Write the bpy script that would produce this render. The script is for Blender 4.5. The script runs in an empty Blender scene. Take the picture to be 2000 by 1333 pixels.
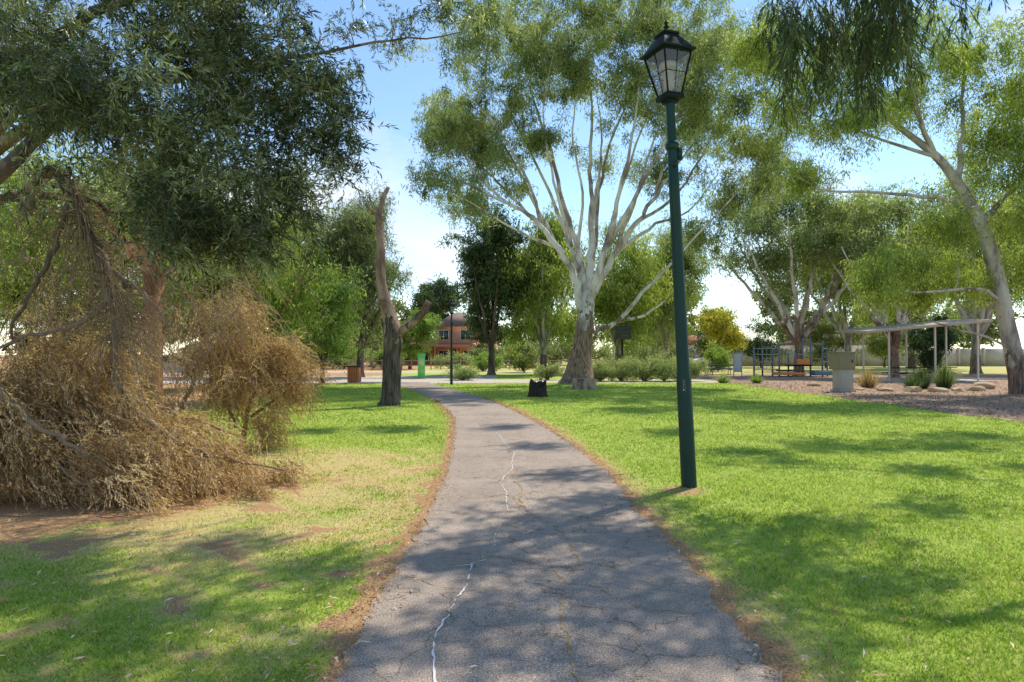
import bpy, math, numpy as np, bmesh
from mathutils import Vector
R=math.radians
scene=bpy.context.scene
rng=np.random.default_rng(7)
def nrm(a): return a/np.maximum(np.linalg.norm(a,axis=-1,keepdims=True),1e-9)
# ---------------- node helpers
def newmat(name):
    m=bpy.data.materials.new(name); m.use_nodes=True; nt=m.node_tree
    for n in list(nt.nodes): nt.nodes.remove(n)
    out=nt.nodes.new('ShaderNodeOutputMaterial')
    return m,nt,out
def N(nt,t,**k):
    n=nt.nodes.new(t)
    for a,b in k.items(): setattr(n,a,b)
    return n
def noise(nt,vec,scale,detail=4,rough=.6,dist=0):
    n=N(nt,'ShaderNodeTexNoise'); n.inputs['Scale'].default_value=scale; n.inputs['Detail'].default_value=detail
    n.inputs['Roughness'].default_value=rough; n.inputs['Distortion'].default_value=dist
    if vec is not None: nt.links.new(vec,n.inputs['Vector'])
    return n.outputs['Fac']
def ramp(nt,fac,stops,interp='LINEAR'):
    r=N(nt,'ShaderNodeValToRGB'); r.color_ramp.interpolation=interp
    e=r.color_ramp.elements
    while len(e)<len(stops): e.new(0.5)
    for i,(p,c) in enumerate(stops):
        e[i].position=p; e[i].color=(c[0],c[1],c[2],1) if hasattr(c,'__len__') else (c,c,c,1)
    nt.links.new(fac,r.inputs[0]); return r.outputs[0]
def mix(nt,fac,a,b,bt='MIX'):
    m=N(nt,'ShaderNodeMix',data_type='RGBA',blend_type=bt)
    for s,v in ((0,fac),(6,a),(7,b)):
        if isinstance(v,(int,float)): m.inputs[s].default_value=v if s==0 else (v,v,v,1)
        elif isinstance(v,tuple): m.inputs[s].default_value=(v[0],v[1],v[2],1)
        else: nt.links.new(v,m.inputs[s])
    return m.outputs[2]
def mth(nt,op,a,b=0.0,c=0.0):
    m=N(nt,'ShaderNodeMath',operation=op)
    for i,v in enumerate((a,b,c)):
        if isinstance(v,(int,float)): m.inputs[i].default_value=v
        else: nt.links.new(v,m.inputs[i])
    return m.outputs[0]
def bsdf(nt,out,col,rough=.8,spec=.3,metal=0,bump=None,bs=.3,bd=.02):
    p=N(nt,'ShaderNodeBsdfPrincipled')
    if isinstance(col,tuple): p.inputs['Base Color'].default_value=(*col[:3],1)
    else: nt.links.new(col,p.inputs['Base Color'])
    p.inputs['Roughness'].default_value=rough; p.inputs['Specular IOR Level'].default_value=spec; p.inputs['Metallic'].default_value=metal
    if bump is not None:
        b=N(nt,'ShaderNodeBump'); b.inputs['Strength'].default_value=bs; b.inputs['Distance'].default_value=bd
        nt.links.new(bump,b.inputs['Height']); nt.links.new(b.outputs[0],p.inputs['Normal'])
    nt.links.new(p.outputs[0],out.inputs[0]); return p
def pos(nt): return N(nt,'ShaderNodeNewGeometry').outputs['Position']
def objc(nt): return N(nt,'ShaderNodeTexCoord').outputs['Object']
def scl(nt,v,s):
    m=N(nt,'ShaderNodeMapping'); m.inputs['Scale'].default_value=s; nt.links.new(v,m.inputs[0]); return m.outputs[0]
def attr(nt,name,o='Fac'):
    a=N(nt,'ShaderNodeAttribute'); a.attribute_name=name; return a.outputs[o]
def plain(name,col,rough=.6,spec=.3,metal=0,var=.25,sc=3,bs=.15):
    m,nt,out=newmat(name); v=objc(nt)
    f=noise(nt,v,sc,5); c=mix(nt,f,tuple(x*(1-var) for x in col),tuple(min(1,x*(1+var)) for x in col))
    bsdf(nt,out,c,rough,spec,metal,noise(nt,v,sc*12,3),bs,.01); return m
def leafmat(name,dark,mid,light,tr=.35,rough=.5,spec=.35):
    m,nt,out=newmat(name); t=attr(nt,'tint')
    c=ramp(nt,t,[(0,dark),(.5,mid),(1,light)])
    p=bsdf(nt,out,c,rough,spec)
    tl=N(nt,'ShaderNodeBsdfTranslucent'); c2=mix(nt,1.0,c,(1.2,1.22,.6),'MULTIPLY'); nt.links.new(c2,tl.inputs[0])
    ms=N(nt,'ShaderNodeMixShader'); ms.inputs[0].default_value=tr
    nt.links.new(p.outputs[0],ms.inputs[1]); nt.links.new(tl.outputs[0],ms.inputs[2]); nt.links.new(ms.outputs[0],out.inputs[0]); return m
def barkmat(name,a,b,c,base=None,bz=2.0,sc=1.2,bs=.5):
    m,nt,out=newmat(name); v=objc(nt); v2=scl(nt,v,(1,1,.35))
    f=noise(nt,v2,sc,5,.65,.6); col=ramp(nt,f,[(.40,c),(.48,b),(.56,a)])
    fine=noise(nt,scl(nt,v,(1,1,.12)),14,5,.7)
    if base:
        sx=N(nt,'ShaderNodeSeparateXYZ'); nt.links.new(v,sx.inputs[0])
        z=mth(nt,'ADD',sx.outputs[2],mth(nt,'MULTIPLY',mth(nt,'SUBTRACT',noise(nt,scl(nt,v,(1,1,.5)),2.2,5),.5),bz*3.0))
        k=mth(nt,'LESS_THAN',z,bz)
        bc=ramp(nt,fine,[(.35,tuple(x*.22 for x in base)),(.6,base)])
        col=mix(nt,k,col,bc)
    col=mix(nt,.5,col,mix(nt,fine,.2,1.35),'MULTIPLY')
    bsdf(nt,out,col,.85,.15,0,fine,bs,.06); return m
# ---------------- mesh helpers
class MB:
    def __init__(s,k=4): s.V=[];s.F=[];s.n=0;s.T=[];s.k=k
    def add(s,v,f,t=None):
        v=np.asarray(v,float); f=np.asarray(f,int); s.V.append(v); s.F.append(f+s.n); s.n+=len(v)
        s.T.append(np.full(len(v),.5) if t is None else np.asarray(t,float)); return s
    def tube(s,P,r,n=8,cap=True,rough=0,tw=0):
        P=np.asarray(P,float); r=np.broadcast_to(np.asarray(r,float),(len(P),)).copy()
        T=nrm(np.gradient(P,axis=0)); u=np.cross(T[0],[0,1,0] if abs(T[0][1])<.9 else [1,0,0]); u/=np.linalg.norm(u)
        U=[]
        for i in range(len(P)):
            u=u-T[i]*np.dot(u,T[i]); u/=max(np.linalg.norm(u),1e-9); U.append(u)
        U=np.array(U); W=np.cross(T,U)
        if cap:
            P=np.vstack([P[:1],P,P[-1:]]);r=np.r_[1e-3*max(r[0],.01),r,1e-3*max(r[-1],.01)];U=np.vstack([U[:1],U,U[-1:]]);W=np.vstack([W[:1],W,W[-1:]])
        a=np.linspace(0,2*np.pi,n,endpoint=False)+tw
        rr=r[:,None]*np.ones(n)[None]
        if rough: 
            i=np.arange(len(P))[:,None]; rr=rr*(1+rough*(np.sin(3*a[None]+i*.35)+.6*np.sin(5*a[None]-i*.5+1)+.5*np.sin(8*a[None]+i*.8)+.5*rng.normal(size=rr.shape)*.6))
        v=P[:,None]+rr[...,None]*(np.cos(a)[None,:,None]*U[:,None]+np.sin(a)[None,:,None]*W[:,None])
        m=len(P); i=np.arange(m-1)[:,None]*n; j=np.arange(n)[None]; j2=(j+1)%n
        f=np.stack([i+j,i+j2,i+n+j2,i+n+j],-1).reshape(-1,4)
        return s.add(v.reshape(-1,3),f)
    def box(s,c,d,rz=0,taper=1.0):
        x,y,z=[q/2 for q in d]
        v=np.array([[-x,-y,-z],[x,-y,-z],[x,y,-z],[-x,y,-z],[-x*taper,-y*taper,z],[x*taper,-y*taper,z],[x*taper,y*taper,z],[-x*taper,y*taper,z]])
        ca,sa=math.cos(rz),math.sin(rz); v[:,:2]=v[:,:2]@np.array([[ca,sa],[-sa,ca]])
        return s.add(v+np.array(c),[[0,3,2,1],[4,5,6,7],[0,1,5,4],[1,2,6,5],[2,3,7,6],[3,0,4,7]])
    def hexa(s,b,t):
        return s.add(np.array(list(b)+list(t),float),[[0,3,2,1],[4,5,6,7],[0,1,5,4],[1,2,6,5],[2,3,7,6],[3,0,4,7]])
    def build(s,name,mat,parent=None,smooth=False,bevel=0,tint=False,loc=None):
        me=bpy.data.meshes.new(name); V=np.vstack(s.V); F=np.vstack(s.F); k=s.k
        me.vertices.add(len(V)); me.vertices.foreach_set('co',V.astype(np.float32).ravel())
        me.loops.add(F.size); me.loops.foreach_set('vertex_index',F.astype(np.int32).ravel())
        me.polygons.add(len(F)); me.polygons.foreach_set('loop_start',np.arange(0,F.size,k,dtype=np.int32))
        if smooth: me.polygons.foreach_set('use_smooth',np.ones(len(F),dtype=bool))
        if tint:
            a=me.attributes.new('tint','FLOAT','POINT'); a.data.foreach_set('value',np.concatenate(s.T).astype(np.float32))
        me.update(calc_edges=True); me.materials.append(mat)
        o=bpy.data.objects.new(name,me); scene.collection.objects.link(o)
        if parent: o.parent=parent
        if loc is not None: o.location=loc
        if bevel:
            b=o.modifiers.new('bevel','BEVEL'); b.width=bevel; b.segments=2; b.limit_method='ANGLE'
        return o
def empty(name,loc,label,cat,group=None,rz=0):
    o=bpy.data.objects.new(name,None); o.location=loc; o.rotation_euler=(0,0,rz); o.empty_display_size=.2
    scene.collection.objects.link(o); tag(o,label,cat,group); return o
def tag(o,label,cat,group=None):
    o['label']=label;o['category']=cat
    if group:o['group']=group
    return o
def cr(P,sub=5):
    P=np.asarray(P,float); Q=np.vstack([2*P[0]-P[1],P,2*P[-1]-P[-2]]); o=[]
    for i in range(1,len(Q)-2):
        for t in np.linspace(0,1,sub,endpoint=False):
            a,b,c,d=Q[i-1],Q[i],Q[i+1],Q[i+2]
            o.append(.5*((2*b)+(c-a)*t+(2*a-5*b+4*c-d)*t*t+(3*b-a-3*c+d)*t**3))
    o.append(P[-1]); return np.array(o)
def leaves(mb,C,tint,L,W,bias,spread,rg,jl=.4):
    n=len(C); d=nrm(rg.normal(size=(n,3))*spread+np.asarray(bias)); s=nrm(np.cross(d,rg.normal(size=(n,3))))
    l=(L*(1+jl*(rg.random(n)-.5)*2))[:,None]; w=W*.5
    v=np.stack([C,C+d*l*.42+s*w,C+d*l,C+d*l*.42-s*w],1).reshape(-1,3)
    mb.add(v,np.arange(4*n).reshape(-1,4),np.repeat(np.clip(tint,0,1),4))
def sprigs(mb,stem,S,U,tint,K,SL,L,W,rg,droop=.3,ang=.6,sw=.0025):
    n=len(S); U=nrm(U)
    for k in range(K):
        t=(k+.5)/K; P=S+U*SL*t+np.array([0,0,-1])*droop*SL*t*t
        side=nrm(np.cross(U,rg.normal(size=(n,3))))
        d=nrm(U*.75+side*ang+np.array([0,0,-droop]))
        s=nrm(np.cross(d,rg.normal(size=(n,3)))); l=(L*(.6+.7*rg.random(n)))[:,None]
        v=np.stack([P,P+d*l*.45+s*W*.5,P+d*l,P+d*l*.45-s*W*.5],1).reshape(-1,3)
        mb.add(v,np.arange(4*n).reshape(-1,4),np.repeat(np.clip(tint+rg.normal(size=n)*.15,0,1),4))
    if stem is not None:
        P1=S+U*SL*.5+np.array([0,0,-1])*droop*SL*.25; P2=S+U*SL+np.array([0,0,-1])*droop*SL
        s=nrm(np.cross(U,rg.normal(size=(n,3))))*sw
        v=np.stack([S-s,S+s,P1+s*.8,P1-s*.8,P2+s*.3,P2-s*.3],1).reshape(-1,3); b=np.arange(n)[:,None]*6
        stem.add(v,np.vstack([b+[0,1,2,3],b+[3,2,4,5]]))
def grow(mb,skel,cl,rg,lift=.12,k=1.0,rmax=.12,n=5,rmin=.008):
    skel=np.asarray(skel); d0=np.array([np.min(np.linalg.norm(skel[:,:3]-c,axis=1)) for c in cl]); 
    for ci in np.argsort(d0):
        c=cl[ci]; dv=c-skel[:,:3]; d=np.linalg.norm(dv,axis=1)
        cost=d+np.maximum(0,.25*d-dv[:,2])*.6
        i=np.argmin(cost); L=d[i]
        if L<.1: continue
        p=skel[i,:3]; m=(p+c)/2+np.array([0,0,lift*L])+rg.normal(size=3)*.09*L
        t=np.linspace(0,1,6)[:,None]; B=(1-t)**2*p+2*t*(1-t)*m+t*t*c
        r0=min(skel[i,3]*.75,rmin+.017*k*L,rmax); rr=r0*(1-.75*t[:,0])+.002
        mb.tube(B,rr,n,False); skel=np.vstack([skel,np.c_[B[1:],rr[1:]]])
    return skel
def ell_pts(E,n,rg,shell=.55,pw=.75,out=.18):
    E=np.asarray(E,float); w=(E[:,3]*E[:,4]*E[:,5])**pw; w/=w.sum(); i=rg.choice(len(E),n,p=w)
    d=nrm(rg.normal(size=(n,3))); r=shell+(1-shell)*rg.random((n,1))**.6
    u=rg.random((n,1)); r=np.where(u<.35,rg.random((n,1))*.8,r); r=np.where(u>1-out,1+.55*rg.random((n,1)),r)
    return E[i,:3]+d*r*E[i,3:]
def tree(name,loc,label,cat,limbs,E,nc,per,cr_,L,W,lm,bm,seed,bias=(0,0,-.9),spread=.7,base_n=14,flat=.7,group=None,k=1.0,rough=.05,shell=.55,rmax=.12,hang=0,pw=.75):
    rg=np.random.default_rng(seed); e=empty(name,loc,label,cat,group)
    tb=MB(); sk=[]
    for li,l in enumerate(limbs):
        P=cr(np.array(l,float),5); 
        if li>0: P[2:-1,:3]+=rg.normal(size=(len(P)-3,3))*np.minimum(.06,P[2:-1,3:4]*.4)
        tb.tube(P[:,:3],np.maximum(P[:,3],.004),base_n if li==0 else 8,True,rough if li==0 else rough*.5); sk.append(P)
    n0=len(sk[0])//2; sk=np.vstack(sk); cl=ell_pts(E,nc,rg,shell,pw); cl=cl[cl[:,2]>.1]
    grow(tb,sk[n0:],cl,rg,k=k,rmax=rmax)
    tb.build('trunk',bm,e,True)
    nc=len(cl); ct=np.clip(.5+rg.normal(size=nc)*.2,0,1); sz=cr_*(.4+1.0*rg.random(nc))
    pr_=sz**1.6; pr_/=pr_.sum(); idx=rg.choice(nc,nc*per,p=pr_); n=len(idx)
    ax=rg.normal(size=(nc,3))*.35+[1,1,flat]
    off=nrm(rg.normal(size=(n,3)))*(rg.random((n,1))**.6)*ax[idx]; off[:,2]-=hang*rg.random(n)**2
    C=cl[idx]+off*sz[idx][:,None]; C[:,2]=np.maximum(C[:,2],.3)
    lb=MB(); leaves(lb,C,ct[idx]+rg.normal(size=n)*.16+off[:,2]*.1,L,W,bias,spread,rg)  # tint lightens towards each clump's top, light from above painted into the leaves
    lb.build('crown',lm,e,False,tint=True); return e
def auto_limbs(h,fork,rx,r0,k,rg,ry=None,lean=0):
    ry=ry or rx; T=[(0,0,-.1,r0*1.35),(lean*.2,0,fork*.15,r0*.95),(lean*.5,0,fork*.6,r0*.8),(lean,0,fork,r0*.7)]; Ls=[T]
    a0=rg.random()*6.28
    for i in range(k):
        a=a0+i*6.283/k+rg.normal()*.25; q=.35+.5*rg.random(); hh=fork+(h-fork)*(1.05-.55*q)*(.8+.2*rg.random())
        ex,ey=math.cos(a)*rx*q,math.sin(a)*ry*q; s=fork*(.75+.25*rg.random())
        Ls.append([(lean*.9*s/fork,0,s,r0*.5),(lean+ex*.3,ey*.3,s+(hh-s)*.3,r0*.38),(lean+ex*.65,ey*.65,s+(hh-s)*.62,r0*.25),(lean+ex,ey,hh,r0*.08)])
    return Ls
def auto_E(h,bot,rx,m,rg,cx=0,ry=None,rr=.34):
    ry=ry or rx; E=[]; cz=(h+bot)/2; rz=(h-bot)/2
    for i in range(m):
        d=nrm(rg.normal(size=3)); q=.25+.5*rg.random()
        s=rr*(.75+.5*rg.random())
        E.append([cx+d[0]*rx*q,d[1]*ry*q,cz+d[2]*rz*q*1.1,rx*s,ry*s,max(rz*s*.8,.3)])
    return E
# ---------------- materials
M={}
M['gumleaf']=leafmat('gum_leaves',(.075,.115,.035),(.27,.34,.135),(.56,.61,.32),.5)
M['gumleaf2']=leafmat('weeping_gum_leaves',(.085,.135,.025),(.31,.40,.09),(.58,.64,.22),.51)
M['gumdark']=leafmat('dark_gum_leaves',(.025,.05,.015),(.075,.12,.04),(.26,.33,.14),.34)  # darker leaf colours of the overhanging gum and the strappy tufts
M['darkleaf']=leafmat('dark_evergreen_leaves',(.025,.05,.02),(.065,.115,.04),(.18,.25,.09),.32)
M['casu']=leafmat('casuarina_needles',(.055,.085,.03),(.175,.22,.085),(.37,.40,.19),.43)
M['olive']=leafmat('olive_grey_leaves',(.024,.04,.015),(.085,.125,.045),(.43,.49,.27),.36,.36,.5)
M['brown']=leafmat('dead_brown_foliage',(.18,.105,.04),(.53,.345,.15),(.88,.68,.40),.3,.7)
M['pinkbrown']=leafmat('dry_twiggy_foliage',(.22,.14,.06),(.46,.33,.17),(.70,.56,.34),.35,.7)
M['yellow']=leafmat('yellow_green_leaves',(.20,.20,.03),(.50,.47,.07),(.72,.66,.16),.48)
M['bright']=leafmat('bright_green_leaves',(.08,.14,.03),(.23,.35,.08),(.44,.55,.18),.48)
M['shrub']=leafmat('grey_green_shrub',(.10,.145,.055),(.30,.37,.16),(.58,.62,.34),.42)
M['gumbark']=barkmat('pale_gum_bark',(.84,.80,.74),(.60,.54,.47),(.30,.25,.21),(.38,.27,.20),3.3)
M['gumbark2']=barkmat('mottled_gum_bark',(.60,.55,.50),(.44,.40,.36),(.24,.205,.18),(.28,.21,.17),1.4)
M['darkbark']=barkmat('dark_bark',(.20,.16,.13),(.15,.11,.09),(.08,.06,.05))
M['deadbark']=barkmat('dead_tree_wood',(.40,.29,.22),(.27,.18,.13),(.14,.09,.07),(.16,.135,.115),2.3,2.5,.8)
M['stumpwood']=barkmat('weathered_stump_wood',(.50,.38,.28),(.34,.25,.18),(.18,.13,.10),None,2,4,.8)
M['redbark']=barkmat('red_peeling_bark',(.46,.22,.13),(.31,.15,.085),(.17,.08,.05))
M['greybark']=barkmat('grey_limb_bark',(.30,.23,.18),(.20,.15,.115),(.11,.08,.06))
M['twig']=plain('dry_twigs',(.28,.20,.14),.9,.1)
M['green']=plain('dark_green_paint',(.004,.036,.028),.45,.3,0,.3,4,.08)
M['blackp']=plain('black_green_metal',(.006,.014,.013),.6,.2)
M['white']=plain('white_paint',(.75,.75,.73),.6,.3,0,.06)
M['cream']=plain('cream_painted_steel',(.62,.57,.48),.5,.3,0,.1)
M['tan']=plain('tan_painted_roof',(.46,.38,.28),.6,.2,0,.12)
# ---------------- masks
PY=np.array([-8,0,2,3.32,4.18,5.2,6.88,8.2,10.2,13.3,16.4,19.4,22.45,26.7,31.4,34.4,37.5])
PL=np.array([-.95,-.9,-.87,-.87,-.88,-.84,-.84,-.85,-.92,-1.13,-1.38,-1.86,-2.44,-3.5,-4.83,-5.9,-7.2])
PR=np.array([1.25,1.25,1.28,1.295,1.35,1.33,1.29,1.29,1.22,.90,.49,0.0,-.59,-1.6,-3.0,-3.9,-4.6])
def wob(x,y,s=1.0):
    return (np.sin(x*2.1*s+y*1.3*s)+np.sin(x*3.7*s-y*2.9*s+1.3)*.6+np.sin(x*7.9*s+y*6.1*s+.7)*.35+np.sin(-x*13*s+y*11*s)*.2)/2.15
def wob2(x,y):
    u=x+.35*np.sin(y*2.3+1); v=y+.35*np.sin(x*2.9)
    return (np.sin(u*3.1+v*1.7+2)*np.sin(v*3.9-u*1.1)+.7*np.sin(u*6.7-v*5.3)*np.sin(v*7.1+u*3.3+1)+.5*np.sin(u*13+v*9)*np.sin(v*15-u*7))/1.6
def masks(x,y):
    l=np.interp(y,PY,PL); r=np.interp(y,PY,PR); 
    eL=l-x; eR=x-r; near=np.clip((26-y)/8,0,1)
    w=wob(x,y); w2=wob2(x,y)
    sL=np.exp(-(np.maximum(eL,0)/(.17+.10*w2))**2)*(x<(l+r)/2); sR=np.exp(-(np.maximum(eR,0)/(.19+.14*w2))**2)*(x>=(l+r)/2)
    soil=(sL*.8+sR*.85)*near
    heap=np.exp(-(((x+5.0)/2.4)**2+((y-8.2)/2.1)**2)**2)
    fs=np.exp(-(((x+4.4)/2.0)**2+((y-6.1)/.7)**2))*(.45+.4*w2)
    lamp=np.exp(-(((x-2.0)/.38)**2+((y-8.0)/.45)**2)**2)*.6
    patch=np.exp(-(((x+1.5)/.6)**2+((y-4.8)/.5)**2))*(.4+.4*w2)
    spots=np.clip((w2-.32)*1.4,0,.55)*(x<l)*(y<9.5)
    soil=np.clip(soil+heap+np.maximum(fs,0)+lamp+np.maximum(patch,0)+spots,0,1)
    soil=np.maximum(soil,((x<-9.5+.6*w)&(y>12))*.9)
    dry=np.exp(-(np.maximum(0,np.abs(y-8.2)-2.0)/1.6)**2)*np.clip(eL+.6,0,1)*(x<l)*(.74+.35*w2)
    dry=np.maximum(dry,(.28+.38*w2)*(x<l)*(y<7))
    dry=np.maximum(dry,np.clip(np.exp(-(np.maximum(eR,0)/.45)**2)*.6*(x>r)*near,0,1))
    dry=np.maximum(dry,.08+.12*w2)
    dry=np.clip(dry+.15*w*(dry>.15),0,1)
    far=np.clip((y-46)/10,0,1)*.6; dry=np.maximum(dry,far)
    mul=((x>11.7+.35*w)&(y>15)&(y<37)).astype(float)
    mul=np.maximum(mul,((x>11.5)&(y>=37)&(y<52)).astype(float))
    mul=np.maximum(mul,((x>11.7+.35*w)&(y<=15)&(y>12+ (x-11.7)*.2)).astype(float))
    pave=((y>37+.3*w)&(y<41.5)&(x>-5)&(x<14)).astype(float)
    pave=np.maximum(pave,((y>36.2+.3*w)&(y<47+.5*w)&(x<-1)&(x>-22)).astype(float))
    pave=np.maximum(pave,((y>56)&(y<60)&(x<8)).astype(float))
    pave=pave*(1-mul)
    return dry,soil,mul,pave
# ---------------- ground
def ground_mat():
    m,nt,out=newmat('lawn_and_soil'); v=pos(nt)
    a=N(nt,'ShaderNodeAttribute'); a.attribute_name='mask'; sp=N(nt,'ShaderNodeSeparateColor'); nt.links.new(a.outputs['Color'],sp.inputs[0])
    pv=attr(nt,'pave'); n2=noise(nt,v,9,5,.7); n3=noise(nt,v,60,4,.7); n4=noise(nt,v,220,3,.7)
    g=ramp(nt,n2,[(.3,(.18,.28,.03)),(.5,(.32,.45,.05)),(.7,(.45,.55,.10))])
    g=mix(nt,mth(nt,'MULTIPLY',n3,.7),g,(.47,.53,.14))
    d=ramp(nt,n3,[(.35,(.44,.34,.13)),(.65,(.74,.60,.28))])
    s=ramp(nt,n3,[(.3,(.24,.13,.065)),(.5,(.48,.28,.14)),(.68,(.68,.46,.26))])
    mu=ramp(nt,n4,[(.34,(.14,.08,.055)),(.5,(.40,.26,.18)),(.66,(.66,.50,.37))])
    p=ramp(nt,n3,[(.3,(.50,.42,.35)),(.7,(.64,.56,.48))])
    def sharp(m_,amp=.9,lo=.38,hi=.62):
        z=mth(nt,'ADD',m_,mth(nt,'MULTIPLY',mth(nt,'SUBTRACT',mth(nt,'ADD',mth(nt,'MULTIPLY',n2,.6),mth(nt,'MULTIPLY',n3,.4)),.5),amp))
        return ramp(nt,z,[(lo,0.),(hi,1.)])
    c=mix(nt,sharp(sp.outputs[0],1.2,.3,.75),g,d); c=mix(nt,sharp(sp.outputs[1],1.0),c,s)
    c=mix(nt,sp.outputs[2],c,mu); c=mix(nt,pv,c,p)
    h=mth(nt,'ADD',n3,n4)
    bsdf(nt,out,c,.95,.1,0,h,.5,.03); return m
ys=np.concatenate([np.linspace(-10,2,20,endpoint=False),np.geomspace(2,60,420,endpoint=False),np.geomspace(60,600,40)])
t=np.linspace(-1,1,401); xs=np.sign(t)*(np.abs(t)*14+ (np.abs(t)**7)*400)
X,Y=np.meshgrid(xs,ys); nx,ny=len(xs),len(ys)
V=np.stack([X.ravel(),Y.ravel(),0*X.ravel()],1)
i=np.arange(ny-1)[:,None]*nx; j=np.arange(nx-1)[None]; F=np.stack([i+j,i+j+1,i+nx+j+1,i+nx+j],-1).reshape(-1,4)
gb=MB(); gb.add(V,F); g=gb.build('ground',ground_mat()); g['kind']='structure'
dr,so,mu,pa=masks(V[:,0],V[:,1])
ca=g.data.attributes.new('mask','FLOAT_COLOR','POINT'); ca.data.foreach_set('color',np.stack([dr,so,mu,np.ones_like(dr)],1).astype(np.float32).ravel())
pa_=g.data.attributes.new('pave','FLOAT','POINT'); pa_.data.foreach_set('value',pa.astype(np.float32))
# ---------------- path
def path_mat():
    m,nt,out=newmat('old_asphalt'); v=pos(nt)
    n1=noise(nt,v,1.1,5); n2=noise(nt,v,110,3,.85); n3=noise(nt,v,14,4)
    c=ramp(nt,n2,[(.34,(.13,.10,.078)),(.5,(.33,.262,.206)),(.64,(.70,.58,.47))])
    c=mix(nt,.5,c,ramp(nt,n1,[(.3,.7),(.7,1.2)]),'MULTIPLY')
    c=mix(nt,.35,c,ramp(nt,n3,[(.3,.7),(.7,1.3)]),'MULTIPLY')
    wv=N(nt,'ShaderNodeVectorMath',operation='ADD'); nv=N(nt,'ShaderNodeTexNoise'); nv.inputs['Scale'].default_value=5; nv.inputs['Detail'].default_value=6; nt.links.new(v,nv.inputs['Vector'])
    sv=N(nt,'ShaderNodeVectorMath',operation='SCALE'); sv.inputs['Scale'].default_value=.35; nt.links.new(nv.outputs['Color'],sv.inputs[0]); nt.links.new(v,wv.inputs[0]); nt.links.new(sv.outputs[0],wv.inputs[1])
    cr1=[]
    for sc,w in ((1.0,.009),(4.2,.024)):
        vo=N(nt,'ShaderNodeTexVoronoi',feature='DISTANCE_TO_EDGE'); vo.inputs['Scale'].default_value=sc; nt.links.new(wv.outputs[0],vo.inputs['Vector'])
        cr1.append(ramp(nt,vo.outputs['Distance'],[(0,0.),(w,1.)]))
    k=mix(nt,ramp(nt,noise(nt,v,.9,3),[(.49,0.),(.60,1.)]),1.0,cr1[1])
    c=mix(nt,mix(nt,1.0,cr1[0],k,'MULTIPLY'),mix(nt,n3,(.07,.055,.045),(.30,.20,.10)),c)
    bsdf(nt,out,c,.88,.15,0,n2,.6,.008); return m
yy=np.concatenate([np.linspace(-8,2,12,endpoint=False),np.linspace(2,37.4,300)])
l=np.interp(yy,PY,PL); r=np.interp(yy,PY,PR)
ker=np.ones(15)/15
def sm(a): return np.convolve(np.pad(a,7,'edge'),ker,'valid')
l=sm(l)+.03*wob(yy*0,yy,1.7)+.02*rng.normal(size=len(yy)); r=sm(r)+.05*wob(yy*0+5,yy,1.5)+.025*rng.normal(size=len(yy))
cols=[l,l*.5+r*.5,r]; V=np.stack([np.stack([c_,yy,np.full_like(yy,.012 if k_==1 else .008)],1) for k_,c_ in enumerate(cols)],1).reshape(-1,3)
i=np.arange(len(yy)-1)[:,None]*3; j=np.arange(2)[None]; F=np.stack([i+j,i+j+1,i+3+j+1,i+3+j],-1).reshape(-1,4)
pb=MB(); pb.add(V,F); p=pb.build('path',path_mat()); p['kind']='structure'
def ribbon(name,pts,ws,mat,z,jit=.02,seed=1,gap=0):
    rg=np.random.default_rng(seed); b=MB()
    for P,w in zip(pts,ws):
        P=np.array(P,float); Q=[]
        for a,c in zip(P[:-1],P[1:]):
            n=max(2,int(np.linalg.norm(c-a)/.04))
            Q+= [a+(c-a)*t for t in np.linspace(0,1,n,endpoint=False)]
        Q=np.array(Q+[P[-1]]); j_=np.cumsum(rg.normal(size=Q.shape)*jit*.5,axis=0); j_-=np.linspace(0,1,len(Q))[:,None]*j_[-1]; Q=Q+j_*.7+rg.normal(size=Q.shape)*jit*.25
        T=nrm(np.gradient(Q,axis=0)); S=np.stack([-T[:,1],T[:,0]],1); ww=(w*(.25+1.1*rg.random(len(Q))))[:,None]*.5
        A=Q+S*ww; B=Q-S*ww; V=np.stack([np.c_[A,np.full(len(Q),z)],np.c_[B,np.full(len(Q),z)]],1).reshape(-1,3)
        i=np.arange(len(Q)-1)[:,None]*2; f=(i+np.array([[0,2,3,1]])); f=f[rg.random(len(f))>gap]; b.add(V,f)
    o=b.build(name,mat); o['kind']='structure'; return o
ribbon('path_painted_line',[[(-.33,13.76),(-.14,12.4),(.025,10.94),(-.015,9.92),(.02,9.27),(-.157,8.36),(-.087,7.76),(-.041,6.88)],[(-.08,6.5),(-.146,6.09),(-.147,5.61)],
 [(-.18,5.31),(-.316,5.14),(-.42,5.1)],[(-.30,5.13),(-.297,5.0),(-.306,4.64),(-.38,4.22),(-.42,3.88),(-.392,3.55),(-.345,3.28),(-.36,2.6)]],[.0095,.006,.010,.0125],plain('worn_white_paint',(.74,.71,.66),.8,.2,0,.25,30),.017,.014,3,.15)
ribbon('path_dirt_crack',[[(.05,9.6),(.08,9.0),(.17,7.3),(.27,6.7),(.5,6.1),(.54,5.6),(.52,5.2),(.38,5.05)],[(-.5,5.5),(0,5.33),(.25,5.1),(.46,5.1),(.6,5.2),(.9,5.0)],[(.3,5.1),(.3,4.6),(.24,4.2),(.3,3.8),(.33,3.3),(.2,2.6)],
 [(.6,4.6),(.8,4.3),(1.1,4.2)],[(-.8,4.9),(-.5,4.7),(-.3,4.64)],[(.35,8.9),(.7,8.4),(1.2,8.2)],[(-.7,7.6),(-.4,7.5),(-.1,7.7),(.2,7.4)]],[.014,.011,.010,.008,.008,.010,.008],plain('dirt_filled_crack',(.44,.28,.11),.95,.1,0,.5,20),.0165,.03,5,.15)
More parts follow.
